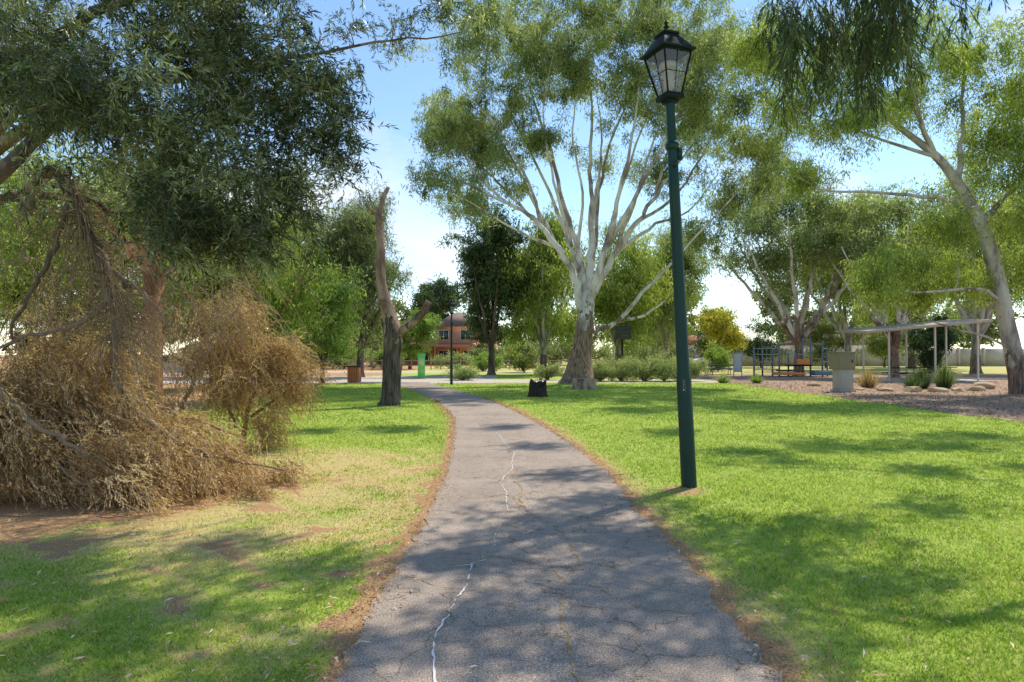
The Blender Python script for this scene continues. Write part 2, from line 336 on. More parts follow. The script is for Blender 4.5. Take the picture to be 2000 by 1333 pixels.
# ---------------- grass blades
def grass_mat():
    m,nt,out=newmat('grass_blades'); v=pos(nt); t=attr(nt,'tint'); n2=noise(nt,v,.9,4); n5=noise(nt,v,3.5,3)
    g=ramp(nt,t,[(0,(.16,.26,.03)),(.33,(.38,.53,.06)),(.5,(.54,.65,.12)),(.66,(.70,.65,.22)),(.83,(.74,.58,.28)),(1,(.78,.60,.36))])
    g=mix(nt,.65,g,mix(nt,n2,(.5,.68,.55),(1.5,1.3,1.2)),'MULTIPLY'); g=mix(nt,.45,g,mix(nt,n5,.45,1.55),'MULTIPLY')
    p=bsdf(nt,out,g,.6,.2); tl=N(nt,'ShaderNodeBsdfTranslucent'); nt.links.new(g,tl.inputs[0])
    ms=N(nt,'ShaderNodeMixShader'); ms.inputs[0].default_value=.42
    nt.links.new(p.outputs[0],ms.inputs[1]); nt.links.new(tl.outputs[0],ms.inputs[2]); nt.links.new(ms.outputs[0],out.inputs[0]); return m
n=560000
y=np.exp(rng.uniform(np.log(2.3),np.log(36),n)); x=rng.uniform(-.86,.86,n)*(y+.6)
dr,so,mu,pa=masks(x,y); l=np.interp(y,PY,PL); r=np.interp(y,PY,PR)
keep=((x<l-.02)|(x>r+.02))&(rng.random(n)>np.clip(so*1.4-.1,0,.95))&(mu<.5)&(pa<.5)&(rng.random(n)>.4*dr)
x,y,dr,so=x[keep],y[keep],dr[keep],so[keep]; n=len(x)
tn=.27+.14*rng.normal(size=n)+.10*wob(x,y,.8)+.6*(rng.random(n)<dr*.8)*(.6+.5*rng.random(n))+.5*(rng.random(n)<.05)
h=(.016+.020*rng.random(n))*(1+.3*wob(x+3,y,2))*(1-.35*dr)*(1+ .012*y)*(1+.35*wob2(x*.7,y*.7)); w=(.0026+.002*rng.random(n))*np.maximum(1,y/4)**.8
a=rng.random(n)*6.283; ln=h*(.3+1.1*rng.random(n)); b_=rng.random(n)*6.283
B=np.stack([x,y,np.full(n,-.002)],1); S=np.stack([np.cos(a),np.sin(a),0*a],1)*w[:,None]
Tp=B+np.stack([np.cos(b_)*ln,np.sin(b_)*ln,h],1)
gb=MB(3); gb.add(np.stack([B-S,B+S,Tp],1).reshape(-1,3),np.arange(3*n).reshape(-1,3),np.repeat(np.clip(tn,0,1),3))
o=gb.build('grass',grass_mat(),tint=True); o['kind']='stuff'
# leaf litter
n=5200; y=np.exp(rng.uniform(np.log(2.4),np.log(22),n)); x=rng.uniform(-.8,.8,n)*y
l=np.interp(y,PY,PL); r=np.interp(y,PY,PR); inp=(x>l)&(x<r); ed=np.minimum(np.abs(x-l),np.abs(x-r))
k=(rng.random(n)<np.where(inp,np.where(ed<.2,.4,.07),np.where(ed<.45,1,np.where(x<l,.5,.35)))); x,y,inp=x[k],y[k],inp[k]; n=len(x)
a=rng.random(n)*6.283; L_=.028+.055*rng.random(n)**1.7; W_=.0038+.005*rng.random(n)
z0=np.where(inp,.02,.026+.006*rng.random(n)); d=np.stack([np.cos(a),np.sin(a),rng.normal(size=n)*.15],1); s=np.stack([-np.sin(a),np.cos(a),rng.normal(size=n)*.4],1)
C=np.stack([x,y,z0],1); up=np.array([0,0,1.0])
c0=C-d*L_[:,None]/2;c1=C+s*W_[:,None]+up*.006;c2=C+d*L_[:,None]/2+s*.01;c3=C-s*W_[:,None]+up*.003
lb=MB(); lb.add(np.stack([c0,c1,c2,c3],1).reshape(-1,3),np.arange(4*n).reshape(-1,4),np.repeat(rng.random(n),4))
n=11000; y=np.exp(rng.uniform(np.log(2.4),np.log(24),n)); sd_=rng.random(n)<.5; ex=np.abs(rng.normal(size=n))*.17-.05
x=np.where(sd_,np.interp(y,PY,PL)-ex,np.interp(y,PY,PR)+ex); a=rng.random(n)*6.283
m2=rng.random(n)<.3; y=np.where(m2,3.0+6.5*rng.random(n),y); x=np.where(m2,np.interp(y,PY,PL)-4.5*rng.random(n)**1.3,x); q=(.006+.013*rng.random(n))*np.maximum(1,y/6)
d=np.stack([np.cos(a),np.sin(a),rng.normal(size=n)*.3],1)*q[:,None]; s=np.stack([-np.sin(a),np.cos(a),0*a],1)*q[:,None]*.3; C=np.stack([x,y,.02+.01*rng.random(n)],1)
lb.add(np.stack([C-d,C+s,C+d,C-s],1).reshape(-1,3),np.arange(4*n).reshape(-1,4),np.repeat(rng.random(n)*.6,4))
o=lb.build('leaf_litter',leafmat('fallen_leaves',(.36,.17,.06),(.60,.37,.18),(.84,.72,.54),.15,.7),tint=True); o['kind']='stuff'
n=16000; x=11.6+rng.random(n)**1.3*16; y=14+rng.random(n)*24; a=rng.random(n)*6.283
d=np.stack([np.cos(a),np.sin(a),rng.normal(size=n)*.3],1)*(.03+.03*rng.random(n))[:,None]; s=np.stack([-np.sin(a),np.cos(a),rng.normal(size=n)*.4],1)*.016
C=np.stack([x,y,.02+.02*rng.random(n)],1)
lb=MB(); lb.add(np.stack([C-d,C+s,C+d,C-s],1).reshape(-1,3),np.arange(4*n).reshape(-1,4),np.repeat(rng.random(n),4))
o=lb.build('bark_mulch',leafmat('mulch_chips',(.13,.07,.045),(.38,.25,.17),(.62,.46,.34),.05,.8),tint=True); o['kind']='stuff'
# ---------------- street lamp
def lamp(loc,label,lean=(0,0),s=1.0,group='street lamps along the path'):
    e=empty('street_lamp',loc,label,'street lamp',group); e.scale=(s,s,s)
    e.rotation_euler=(lean[1],lean[0],0)
    b=MB(); 
    prof=[(-.05,.092),(.0,.092),(1.3,.088),(1.35,.082),(1.38,.076),(3.6,.064),(3.62,.068),(3.64,.064),(4.5,.052),(4.6,.058),(4.65,.058)]
    b.tube([(0,0,z) for z,_ in prof],[r_ for _,r_ in prof],20); b.build('pole',M['green'],e,True)
    b=MB(); b.tube([(0,0,4.05),(0,0,4.08),(0,0,4.12),(0,0,4.15)],[.064,.082,.082,.064],16); b.tube([(.0,-.07,3.86),(.0,-.115,3.86)],[.03,.03],10);b.box((.08,0,4.0),(.06,.06,.14)); b.build('collar',M['green'],e,True)
    ln=bpy.data.objects.new('lantern',None); ln.parent=e; ln.location=(0,0,4.66); ln.rotation_euler=(0,0,R(24)); ln.scale=(.80,.80,.97); scene.collection.objects.link(ln)
    hb,ht,H=.125,.245,.50; z0=.06
    b=MB(); b.box((0,0,.03),(.30,.30,.06)); b.box((0,0,-.02),(.18,.18,.04))
    cs=[(-1,-1),(1,-1),(1,1),(-1,1)]
    for cx,cy in cs: b.tube([(cx*hb,cy*hb,z0),(cx*ht,cy*ht,z0+H)],.015,6)
    for q in range(4):
        c1,c2=cs[q],cs[(q+1)%4]
        for f in (0,1):
            hh=hb+(ht-hb)*f; b.tube([(c1[0]*hh,c1[1]*hh,z0+H*f),(c2[0]*hh,c2[1]*hh,z0+H*f)],.014,6)
        for f in (.5,):
            hh=(hb+(ht-hb)*f)*1.01; b.tube([(c1[0]*hh,c1[1]*hh,z0+H*f),(c2[0]*hh,c2[1]*hh,z0+H*f)],.005,6)
        m0=((c1[0]+c2[0])/2,(c1[1]+c2[1])/2); b.tube([(m0[0]*hb*1.01,m0[1]*hb*1.01,z0),(m0[0]*ht*1.01,m0[1]*ht*1.01,z0+H)],.005,6)
    b.build('frame',M['blackp'],ln,False)
    gm=bpy.data.materials.get('lantern_glass')
    if not gm:
        gm,nt,out=newmat('lantern_glass'); t1=N(nt,'ShaderNodeBsdfTransparent'); t1.inputs[0].default_value=(.74,.76,.77,1); t2=N(nt,'ShaderNodeBsdfGlossy'); t2.inputs['Roughness'].default_value=.1; t2.inputs[0].default_value=(.6,.6,.6,1)
        ms=N(nt,'ShaderNodeMixShader'); ms.inputs[0].default_value=.10; nt.links.new(t1.outputs[0],ms.inputs[1]); nt.links.new(t2.outputs[0],ms.inputs[2]); nt.links.new(ms.outputs[0],out.inputs[0])
    b=MB()
    for q in range(4):
        c1,c2=cs[q],cs[(q+1)%4]; h1,h2=hb*.985,ht*.985
        b.add([(c1[0]*h1,c1[1]*h1,z0),(c2[0]*h1,c2[1]*h1,z0),(c2[0]*h2,c2[1]*h2,z0+H),(c1[0]*h2,c1[1]*h2,z0+H)],[[0,1,2,3]])
    b.build('glass',gm,ln)
    b=MB(); b.tube([(0,0,.07),(0,0,.13),(0,0,.15),(0,0,.33),(0,0,.38)],[.04,.04,.075,.085,.05],16); b.tube([(0,0,.38),(0,0,.46)],[.15,.12],16); b.build('bulb',M['cream'],ln,True)
    b=MB(); zt=z0+H+.012; b.box((0,0,zt+.015),(.60,.60,.03)); b.box((0,0,zt+.03+.10),(.56,.56,.20),0,.42); b.box((0,0,zt+.245),(.27,.27,.03)); b.build('roof',M['blackp'],ln,False,.006)
    b=MB(); zf=zt+.26; pr=[(0,.05),(.02,.05),(.03,.018),(.06,.02),(.085,.045),(.11,.02),(.125,.02),(.14,.035),(.16,.012),(.22,.002)]
    b.tube([(0,0,zf+a_) for a_,_ in pr],[q_ for _,q_ in pr],12); b.build('finial',M['blackp'],ln,True)
    return e
lp=lamp((2.12,8.2,0),'dark green lamp post with square lantern leaning beside path',(R(-2.6),0))
fc=bpy.data.curves.new('graffiti_text','FONT'); fc.body='NACK'; fc.size=.052; fc.align_x='CENTER'; fc.shear=.3; fc.offset=-.0015; fc.extrude=.0006
tmp=bpy.data.objects.new('tmp',fc); scene.collection.objects.link(tmp); bpy.context.view_layer.update()
gme=bpy.data.meshes.new_from_object(tmp); bpy.data.objects.remove(tmp)
go=bpy.data.objects.new('graffiti',gme); scene.collection.objects.link(go); go.parent=lp; go.data.materials.append(plain('faded_marker_paint',(.42,.44,.42),.7,.2))
vv=np.array([v_.co[:] for v_ in gme.vertices])
a=(vv[:,1]-.02)/.09 - .2; gme.vertices.foreach_set('co',np.stack([np.sin(a)*(.0905+vv[:,2]),-np.cos(a)*(.0905+vv[:,2]),1.22-vv[:,0]*1.0],1).ravel().astype(np.float32)); gme.update()
lamp((-3.05,34.4,0),'slender green lamp post with lantern beside bend of path',(0,0),s=.77)
# ---------------- main gum tree
def lim(pts,r0,r1,yy0=0,yy1=0):
    n=len(pts); return [(p_[0],yy0+(yy1-yy0)*(i_/(n-1)),p_[1],r0+(r1-r0)*(i_/(n-1))**.8) for i_,p_ in enumerate(pts)]
limbs=[[(0,0,-.1,1.1),(.03,0,.35,.82),(.12,0,1.3,.58),(.27,0,2.65,.47),(.45,0,4.0,.41),(.54,0,4.9,.34)],
 lim([(.54,4.8),(.68,6.7),(.81,8.9),(.68,11.3),(.8,14.8),(.54,18)],.25,.03,0,.8),
 lim([(.3,3.3),(-.27,5.6),(-1.2,7.2),(-2.4,8.6),(-3.8,9.4),(-6.2,10.5),(-7.6,11)],.24,.03,0,-1),
 lim([(.4,4.7),(0,7.2),(-.8,9.9),(-1.35,12.6),(-2.2,15.3),(-2.7,17)],.21,.03,0,2),
 lim([(.6,4.7),(1.5,7.2),(2.0,9.9),(2.6,12.6),(3,16)],.20,.03,0,-2),
 lim([(.6,4.4),(1.9,6.7),(3.2,8.6),(4.3,10.2),(5.7,12.1),(6.8,13.5)],.22,.03,0,1.5),
 lim([(.3,2.6),(1.0,2.8),(1.9,3.2),(3,4.5),(4.6,6.2),(6.5,8.3),(8.1,10)],.18,.02,-.1,-2.5),
 lim([(1.9,3.2),(3.2,3.5),(4.3,4.3),(5.4,5.1)],.09,.015,-.6,-2),
 lim([(-.7,6.4),(-1.9,8.9),(-3.5,12.1),(-5.1,14.3)],.14,.03,0,1),
 lim([(1.5,7.2),(3.5,10.8),(5.4,14.3),(7.3,16.4)],.14,.03,-.6,-1),
 lim([(-1.2,7.2),(-3,7.8),(-4.6,8.6),(-6.2,9.4)],.1,.02,0,-2.5),
 lim([(.7,8),(1.2,11),(1.5,14),(1.3,17)],.12,.02,.2,3),
 lim([(.6,4.6),(1.0,7.5),(1.3,10.5),(2.2,14),(4.5,18)],.16,.03,.2,2.5),
 lim([(.4,4.6),(-.4,7.5),(-1.7,11),(-3.0,14),(-4.4,16.6)],.15,.03,.2,3),
 lim([(1.9,6.7),(2.9,9.4),(3.8,12.5),(5,15)],.12,.02,.5,-1.5),lim([(-1.9,8.1),(-2.6,10.5),(-4.2,13),(-6.2,15)],.1,.02,0,-2),lim([(2.2,7.1),(4.4,8.6),(6.2,9.4),(8,11.6)],.12,.02,.6,2),
 lim([(-.3,7.2),(-1.3,10.5),(-1.9,14),(-1.2,17.5)],.1,.02,.1,-2),lim([(-2.4,8.6),(-4.2,10.6),(-6.2,12.6),(-7.4,14.8)],.09,.02,-.3,1),lim([(1.2,6.5),(2.2,10),(3.6,14),(5.6,17.2)],.11,.02,0,-1),lim([(3.2,8.6),(5.4,10.2),(7.4,13.4),(9,15.6)],.1,.02,.7,0),
 lim([(-3.8,9.4),(-5.4,11),(-6.6,13),(-7,15)],.08,.02,-.5,-1),lim([(0,7.2),(.2,10),(-.4,13),(.2,16.5)],.1,.02,.3,-1.5),lim([(4.3,10.2),(5.0,12.5),(6.2,15),(7,17)],.09,.02,1,2)]
E0=[(-6.75,15.6,1.9),(-4.9,17.2,2.4),(-2.2,18.6,2.7),(.8,19.1,3),(4,18.6,3),(6.75,17.5,2.7),(8.9,15.3,2.2),(-7,13.4,1.7),(-7.6,10.3,1.2),(-6.2,11.2,1.4),(-3.5,15.3,2.3),(-.3,16.4,2.0),(3,15.6,2.1),(5.9,14.3,2.4),(8.4,12.1,2),(7.8,9.6,1.4),(-4.6,12.6,1.8),(-1.9,13.0,1.1),(4.6,11.8,1.4),(6.2,7.8,1.1),(-3.2,10.5,.8),(1.35,12.8,1.1),(10.2,12.8,1.5),(9.4,10.6,1.2),(-5.4,9.5,.8),(-5.8,14.2,2.0),(7.4,15.6,2.3)]
rg=np.random.default_rng(3)
E=[[a_,rg.normal()*2.0,z_,q_*1.12,q_*1.35,q_*.9] for a_,z_,q_ in E0]
tree('gum_tree',(3.5,36,0),'tall spreading white-trunked gum tree beside bend of path','tree',limbs,E,1900,118,.60,.22,.045,M['gumleaf'],M['gumbark'],11,base_n=22,rough=.06,k=.8,hang=.7,rmax=.07,pw=.6,shell=.25)
# leaning gum
limbs=[[(0,0,-.1,.44),(-.15,0,.9,.33),(-.5,0,2.6,.29),(-1.1,0,5.4,.27),(-1.7,0,7,.24),(-2.5,0,8.4,.19),(-3.3,0,9.4,.15),(-4.9,.3,10.9,.09),(-6.2,.5,12.4,.04)],
 lim([(-1.5,6.6),(-.5,7.6),(1.2,9),(3,11)],.15,.03,0,1),lim([(-2.0,7.5),(-4.5,7.75),(-7.7,7.8),(-9,8.2)],.10,.02,0,-1),lim([(-.7,3.6),(-2,4.1),(-4.5,3.9),(-6.5,4.2)],.08,.02,0,-1.2),
 lim([(-2.4,8.2),(-2.0,10.3),(-1.7,12.5),(-1.2,14.5)],.13,.03,0,1),lim([(-3.3,9.4),(-4.4,11.5),(-4.9,14)],.11,.03,0,-1),lim([(-3.2,9.3),(-5.5,10),(-8.5,11.2)],.09,.02,0,0),lim([(-.3,1.7),(-1.5,2.2),(-3.2,2.6),(-4.6,3.1)],.06,.02,0,-.8)]
E0=[(-1.7,13.4,2.5),(0,11.4,2.3),(-3.7,12,2),(-.6,9,1.4),(-6.7,10.8,1.6),(-8.5,11.8,1.6),(-4.7,14.2,2.2),(-7.3,13.6,2),(-4.4,5.0,1.4),(-6.6,4.6,1.2),(-2.4,5.0,1.3),(-.2,6.8,1.4),(2,9.4,2.5),(-10,14,1.4),(1.2,5.6,1.6),(-8.6,8.6,1.0),(-3.6,6.4,1.0),(.6,7.8,1.6),(-5.4,3.9,.9),(-3.2,4.1,.8),(-1.6,4.4,1.0),(-.6,10.2,1.6)]
E=[[a_,rg.normal()*1.0,z_,q_,q_*1.2,q_*.65] for a_,z_,q_ in E0]
tree('gum_tree',(19.9,26.7,0),'leaning mottled gum tree standing in bark mulch bed','tree',limbs,E,980,130,.6,.18,.038,M['gumleaf2'],M['gumbark2'],12,base_n=18,hang=1.0,rough=.04,pw=.5,shell=.3)
# ---------------- overhead gum
az=R(39); el=R(54); ox,oy=math.sin(az)/math.tan(el),math.cos(az)/math.tan(el)
rg=np.random.default_rng(21)
e=empty('gum_tree',(11.5,9,0),'large gum tree with drooping dark sprays overhanging the path','tree')
o0=np.array([11.5,9,0.])
def W2L(p_): return np.array(p_,float)-o0
tb=MB(); lims=[[(0,0,-.1,.7),(0,0,1.5,.5),(-.3,0,4,.42),(-.6,0,6.5,.36)],[(-.6,0,6.5,.2),(-2.2,.7,8.2,.09),(-3.6,.3,9.6,.06),(-5.6,1.0,9.5,.04),(-7.4,.5,10.1,.03),(-10,1.2,9.8,.015)],[(-.5,0,6,.2),(-2.5,-.2,7.4,.10),(-4.6,-.2,8.2,.045),(-6.4,-.3,8.0,.025),(-7.4,-.3,7.6,.012)],
 [(-.6,0,6.5,.14),(-1.2,2.6,8.4,.05),(-1.0,5.6,10.4,.03),(-3.2,8.2,12.4,.02),(-4.4,10.5,13.6,.012)],[(-.6,0,6.4,.2),(-1.5,-3,8,.08),(-3.5,-5,9,.03)]]
sk=[]
for li,l_ in enumerate(lims):
    P=cr(np.array(l_,float),6)
    if li: P[3:,:3]+=rg.normal(size=(len(P)-3,3))*.14
    tb.tube(P[:,:3],P[:,3],12,True,.04); sk.append(P)
sk=np.vstack(sk[1:])
G=[(-3.3,4.5,.8),(-2.3,3.8,.65),(-1.4,5.0,.4),(-4.1,5.3,.5),(-1.3,3.2,.5),(-2.6,5.5,.4),(.6,4.5,.65),(0,3.5,.65),(.9,5.6,.65),(.3,6.4,.55),(1.0,7.3,.5),(-.4,5.4,.5),(1.4,3.7,.45),(.6,8.8,.4),(-4.6,4.2,.65),(2.9,6.2,.3),(2.5,4.6,.3),(4.2,6.9,.3),
   (3.8,10.6,.75),(5.4,11.6,.9),(7.2,11.8,.9),(8.6,13,1.0),(5.6,9.2,.5),(7.2,9.4,.4),(.2,11.6,.4),(-.2,14.4,.5),(3.2,13.6,.6),(-2.6,14.4,.7),(-4.2,14.0,.6),(-2.6,2.6,.75),(.4,2.2,.6)]
cl=[]
for gx,gy,q in G:
    zc=max(9.2,(1.6+.518*gy)/(1-.518*oy)+(1.2 if gy<7 else 2.2))
    for _ in range(int(5+30*q*q)):
        z_=zc+rg.normal()*.4; d=rg.normal(size=2)*q*.55
        cl.append([gx+d[0]+ox*z_,gy+d[1]+oy*z_,z_])
cl=W2L(np.array(cl))
grow(tb,sk,cl,rg,k=.4,rmax=.02,n=4)
idx=np.repeat(np.arange(len(cl)),15); S=cl[idx]+rg.normal(size=(len(idx),3))*.15
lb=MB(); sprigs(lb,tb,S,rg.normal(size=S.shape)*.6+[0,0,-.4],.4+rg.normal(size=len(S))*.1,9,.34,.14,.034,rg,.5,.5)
dr_=[]
for _ in range(52):
    t_=rg.random()**1.1; x_=3.45+1.9*t_+rg.normal()*.1; z_=5.75+.3*t_+rg.random()*1.0; y_=9+rg.normal()*.5; dr_.append((x_,y_,z_,(.45+.85*rg.random())*(1.15-1.3*abs(t_-.5))))
for _ in range(6):
    x_=3.2+3.0*rg.random(); dr_.append((x_,9+rg.normal()*.6,6.6+rg.random()*.6,.3+.4*rg.random()))
dr_=np.array(dr_); tops=W2L(dr_[:,:3]); grow(tb,sk,tops,rg,k=.5,rmax=.02,n=4)
SS=[];UU=[]
for (tp,ln_) in zip(tops,dr_[:,3]):
    m=tp+[rg.normal()*.1,rg.normal()*.1,-ln_*.6]; en=m+[rg.normal()*.06,rg.normal()*.06,-ln_*.6]
    P=cr([tp,m,en],6); tb.tube(P,np.linspace(.008,.002,len(P)),4,False)
    k_=int(20*ln_)+5; q=rg.random(k_); ii=(q*(len(P)-1)).astype(int); SS.append(P[ii]+rg.normal(size=(k_,3))*.04); UU.append(rg.normal(size=(k_,3))*[.5,.5,.2]+[0,0,-.8])
S=np.vstack(SS);U=np.vstack(UU); sprigs(lb,tb,S,U,.33+rg.normal(size=len(S))*.18,8,.26,.15,.02,rg,.5,.4)
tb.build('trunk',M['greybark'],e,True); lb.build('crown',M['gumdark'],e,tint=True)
# ---------------- overhanging olive-grey tree
rg=np.random.default_rng(31)
o0=np.array([-7.4,8.6,0.]); e=empty('wattle_tree',tuple(o0),'dense grey-green tree overhanging the lawn, one limb broken down','tree')
tb=MB(); lims=[[(0,0,-.1,.42),(.1,0,1,.3),(.3,-.1,2.2,.24),(.5,-.3,3.4,.2)],[(.4,-.2,3.2,.12),(1.4,-.6,4.1,.08),(2.6,-1,4.5,.05),(3.9,-1.2,4.7,.03),(5.2,-1.3,4.7,.015)],[(.5,-.3,3.2,.14),(1.2,-.6,4.6,.09),(2.5,-.7,5.6,.06),(4.5,-.5,6.2,.03)],
 [(.3,-.1,2.9,.1),(1.2,-.8,3.7,.06),(2.2,-1.6,4.0,.04),(3.4,-2,4,.02)],[(.4,-.2,3.1,.08),(1.0,-.4,3.4,.06),(2.0,-.2,3.5,.045),(3.2,.1,3.2,.02)],[(.5,-.3,3.3,.12),(1.4,.6,4.8,.07),(3,1,5.6,.04),(5,1.6,6.2,.02),(6.6,1.9,6.6,.01)]]
sk=[]
for l_ in lims:
    P=cr(np.array(l_,float),6); P[2:,:3]+=rg.normal(size=(len(P)-2,3))*.03; tb.tube(P[:,:3],P[:,3],9,True,.05); sk.append(P)
bl=cr(np.array([(-5.9,8.2,3.3,.085),(-5.55,8.1,3.75,.08),(-5.3,8.1,3.6,.075),(-5.1,8,3.25,.07),(-4.85,8,2.75,.065),(-4.78,8,2.35,.065),(-4.65,8.05,2.05,.06),(-4.72,8.1,1.55,.05),(-4.6,8.1,.8,.04)],float),6); bl[:,:3]-=o0; bl[:,:3]+=rg.normal(size=(len(bl),3))*.015
tb.tube(bl[:,:3],bl[:,3],9,True,.08)
for pts in ([(-4.9,8,2.85,.04),(-4.6,7.9,2.5,.03),(-4.2,7.8,2.25,.022),(-3.9,7.8,1.9,.012)],[(-5.2,8,3.4,.04),(-5.35,7.9,2.7,.03),(-5.6,7.8,2.2,.02),(-5.7,7.7,1.6,.012)],[(-4.75,8,2.2,.03),(-5.0,7.8,1.9,.025),(-5.5,7.6,1.75,.018),(-6.0,7.5,1.4,.01)]):
    bl2=cr(np.array(pts,float),5); bl2[:,:3]-=o0; bl2[1:,:3]+=rg.normal(size=(len(bl2)-1,3))*.02; tb.tube(bl2[:,:3],bl2[:,3],7,True)
sk=np.vstack(sk)
E0=[(-4.5,4.2,1.0),(-3.4,4.7,.85),(-2.6,4.75,.6),(-2.15,4.2,.55),(-2.95,3.85,.8),(-3.5,3.3,.5),(-3.1,2.85,.42),(-2.35,3.35,.45),(-4.1,4.0,.6),(-2.6,2.8,.28),(-1.95,3.75,.35),(-3.7,5.6,1.05),(-2.6,5.6,.72),(-5.0,4.4,.6),(-5.4,5,.85),(-1.98,4.5,.35),(-3.3,2.9,.38)]
E=np.array([[a_,7.1+rg.normal()*.3,z_,q*.9,q*1.1+.2,q*.8] for a_,z_,q in E0]); cl=ell_pts(E,650,rg,.35,.5,.09)-o0
extra=np.array([(-2.6+.14*i_+rg.normal()*.12,10.3+rg.normal()*.3,6.45+.012*i_+rg.normal()*.16) for i_ in range(14)])-o0
cl=np.vstack([cl,extra]); grow(tb,sk,cl,rg,k=.6,rmax=.03,n=5,rmin=.003)
idx=np.repeat(np.arange(len(cl)),14); S=cl[idx]+rg.normal(size=(len(idx),3))*.10
ct=np.clip(.48+rg.normal(size=len(cl))*.24,0,1)
lb=MB(); sprigs(lb,tb,S,nrm(rg.normal(size=S.shape))+[0.25,0,-.15],ct[idx],12,.22,.085,.0155,rg,.25,.6)
tb.build('trunk',M['greybark'],e,True); lb.build('crown',M['olive'],e,tint=True)
tw=MB()
for _ in range(800):
    s0=np.array([-6.0+2.8*rg.random(),7.6+1.4*rg.random(),1.8+1.7*rg.random()]); 
    if rg.random()<.45: s0=bl[rg.integers(10,len(bl)-8),:3]+o0
    L_=.4+1.0*rg.random(); a=rg.normal(size=3)*[.5,.35,.25]+[.15,0,-.5]; m=s0+a*L_*.5+[0,0,.1]; en=m+(a+[0,0,-.6])*L_*.5
    P=cr([s0,m,en],4); tw.tube(P-o0,np.linspace(.006,.0018,len(P))*(.6+rg.random()),3,False)
tw.build('dead_twigs',M['twig'],e)
# ---------------- fallen brown branches
def fallen(name,label,sticks,E,nc,per,seed,dirb,mat,SL=.30,L=.055,W=.013,K=13,loc=(0,0,0),sp=.4,out=.12):
    rg=np.random.default_rng(seed); o=np.array(loc,float); e=empty(name,loc,label,'fallen branch'); tb=MB(); sk=[]
    for l_ in sticks:
        P=cr(np.array(l_,float),6); P[:,:3]-=o; P[1:,:3]+=rg.normal(size=(len(P)-1,3))*.02; tb.tube(P[:,:3],P[:,3],7,True,.05); sk.append(P)
    sk=np.vstack(sk); cl=ell_pts(E,nc,rg,.3,.75,out); cl=cl[cl[:,2]>.03]-o; grow(tb,sk,cl,rg,k=.5,rmax=.012,n=3,rmin=.003,lift=.05)
    pr_=rg.random(len(cl))**1.5; pr_/=pr_.sum(); idx=rg.choice(len(cl),len(cl)*per,p=pr_); S=cl[idx]+rg.normal(size=(len(idx),3))*.09; S[:,2]=np.maximum(S[:,2],.04)
    cd_=rg.normal(size=(len(cl),3))*.35
    ct=np.clip(.5+rg.normal(size=len(cl))*.25,0,1); lb=MB()
    sprigs(lb,tb,S,rg.normal(size=S.shape)*sp+dirb+cd_[idx],ct[idx],K,SL,L,W,rg,.35,.45,.0022)
    for q in lb.V: q[:,2]=np.maximum(q[:,2],.012)
    tb.build('branch',M['twig'],e,True); lb.build('foliage',mat,e,tint=True); return e
st=[[(-4.6,8.1,1.1,.045),(-4.2,8,.75,.04),(-3.6,7.9,.45,.025),(-2.7,8.2,.2,.01)],[(-5.6,8.3,1.5,.05),(-5,8.0,1.0,.035),(-4.3,7.6,.6,.025),(-3.6,7.3,.25,.01)],[(-6.2,8,1.4,.04),(-5.6,7.6,.9,.03),(-4.8,7.2,.45,.015),(-4.2,6.9,.2,.01)],[(-5.2,8.6,1.2,.03),(-4.2,8.7,.8,.025),(-3.3,8.8,.4,.01)],
 [(-5.8,7.4,1.6,.03),(-5.2,7.2,1.0,.03),(-4.5,7.1,.6,.02),(-3.8,7.0,.2,.01)]]
E=[[-5.2,8.0,.95,.9,.7,.45],[-4.7,7.6,.55,.9,.6,.36],[-5.3,7.4,.5,1.0,.5,.4],[-4.0,7.8,.42,.8,.6,.28],[-3.35,8.1,.26,.6,.5,.18],[-4.3,7.2,.25,.8,.35,.2],[-5.6,8.2,1.45,.55,.5,.4],[-2.9,8.5,.15,.35,.3,.11],[-6,7.6,.85,.8,.6,.65],[-4.1,8.5,.6,.6,.4,.3],[-3.9,7.5,.18,.9,.4,.14],[-4.9,8.3,1.5,.3,.3,.35]]
fallen('fallen_branch','heap of dead golden-brown fallen branches on bare soil',st,E,600,14,41,[.7,-.15,-.45],M['brown'],loc=(-4.6,8.0,0),out=.16)
st=[[(-4.7,11.9,.0,.05),(-4.5,11.8,.8,.035),(-4.1,11.6,1.5,.02),(-3.7,11.5,1.9,.01)],[(-4.5,11.8,.5,.03),(-3.9,11.7,.9,.02),(-3.5,11.6,1.3,.01)],[(-4.8,11.9,.3,.03),(-5.0,11.8,1.2,.02),(-4.8,11.6,2.0,.01),(-4.7,11.6,2.7,.006)]]
E=[[-4.3,11.7,1.5,.5,.4,.4],[-3.85,11.6,1.6,.4,.3,.28],[-3.65,11.6,1.2,.32,.3,.35],[-4.0,11.6,.75,.3,.3,.35],[-4.9,11.9,1.0,.6,.3,.6],[-4.2,11.6,.3,.3,.3,.3],[-5.1,11.8,1.7,.45,.3,.5],[-4.6,11.7,2.3,.35,.3,.5]]
fallen('fallen_branch','upright plume of dead brown foliage beside fallen heap',st,E,300,11,42,[.35,0,-.5],M['brown'],loc=(-4.6,11.8,0),SL=.32,sp=.5,out=.28)
st=[[(-6.6,11,.0,.06),(-6.3,10.8,1.0,.04),(-5.8,10.6,2,.025),(-5.2,10.5,2.6,.01)],[(-5.6,11,.0,.04),(-5.2,11,1.0,.03),(-4.8,11,1.8,.02),(-4.4,11,2.4,.01)]]
E=[[-6.2,10.8,1.5,.8,.5,.6],[-5.3,10.8,1.9,.7,.5,.6],[-7.4,10.8,1.8,.7,.5,.8],[-4.9,10.9,1.3,.5,.4,.6],[-4.6,11.2,2.3,.5,.4,.5],[-5.6,10.6,.9,.8,.4,.5]]
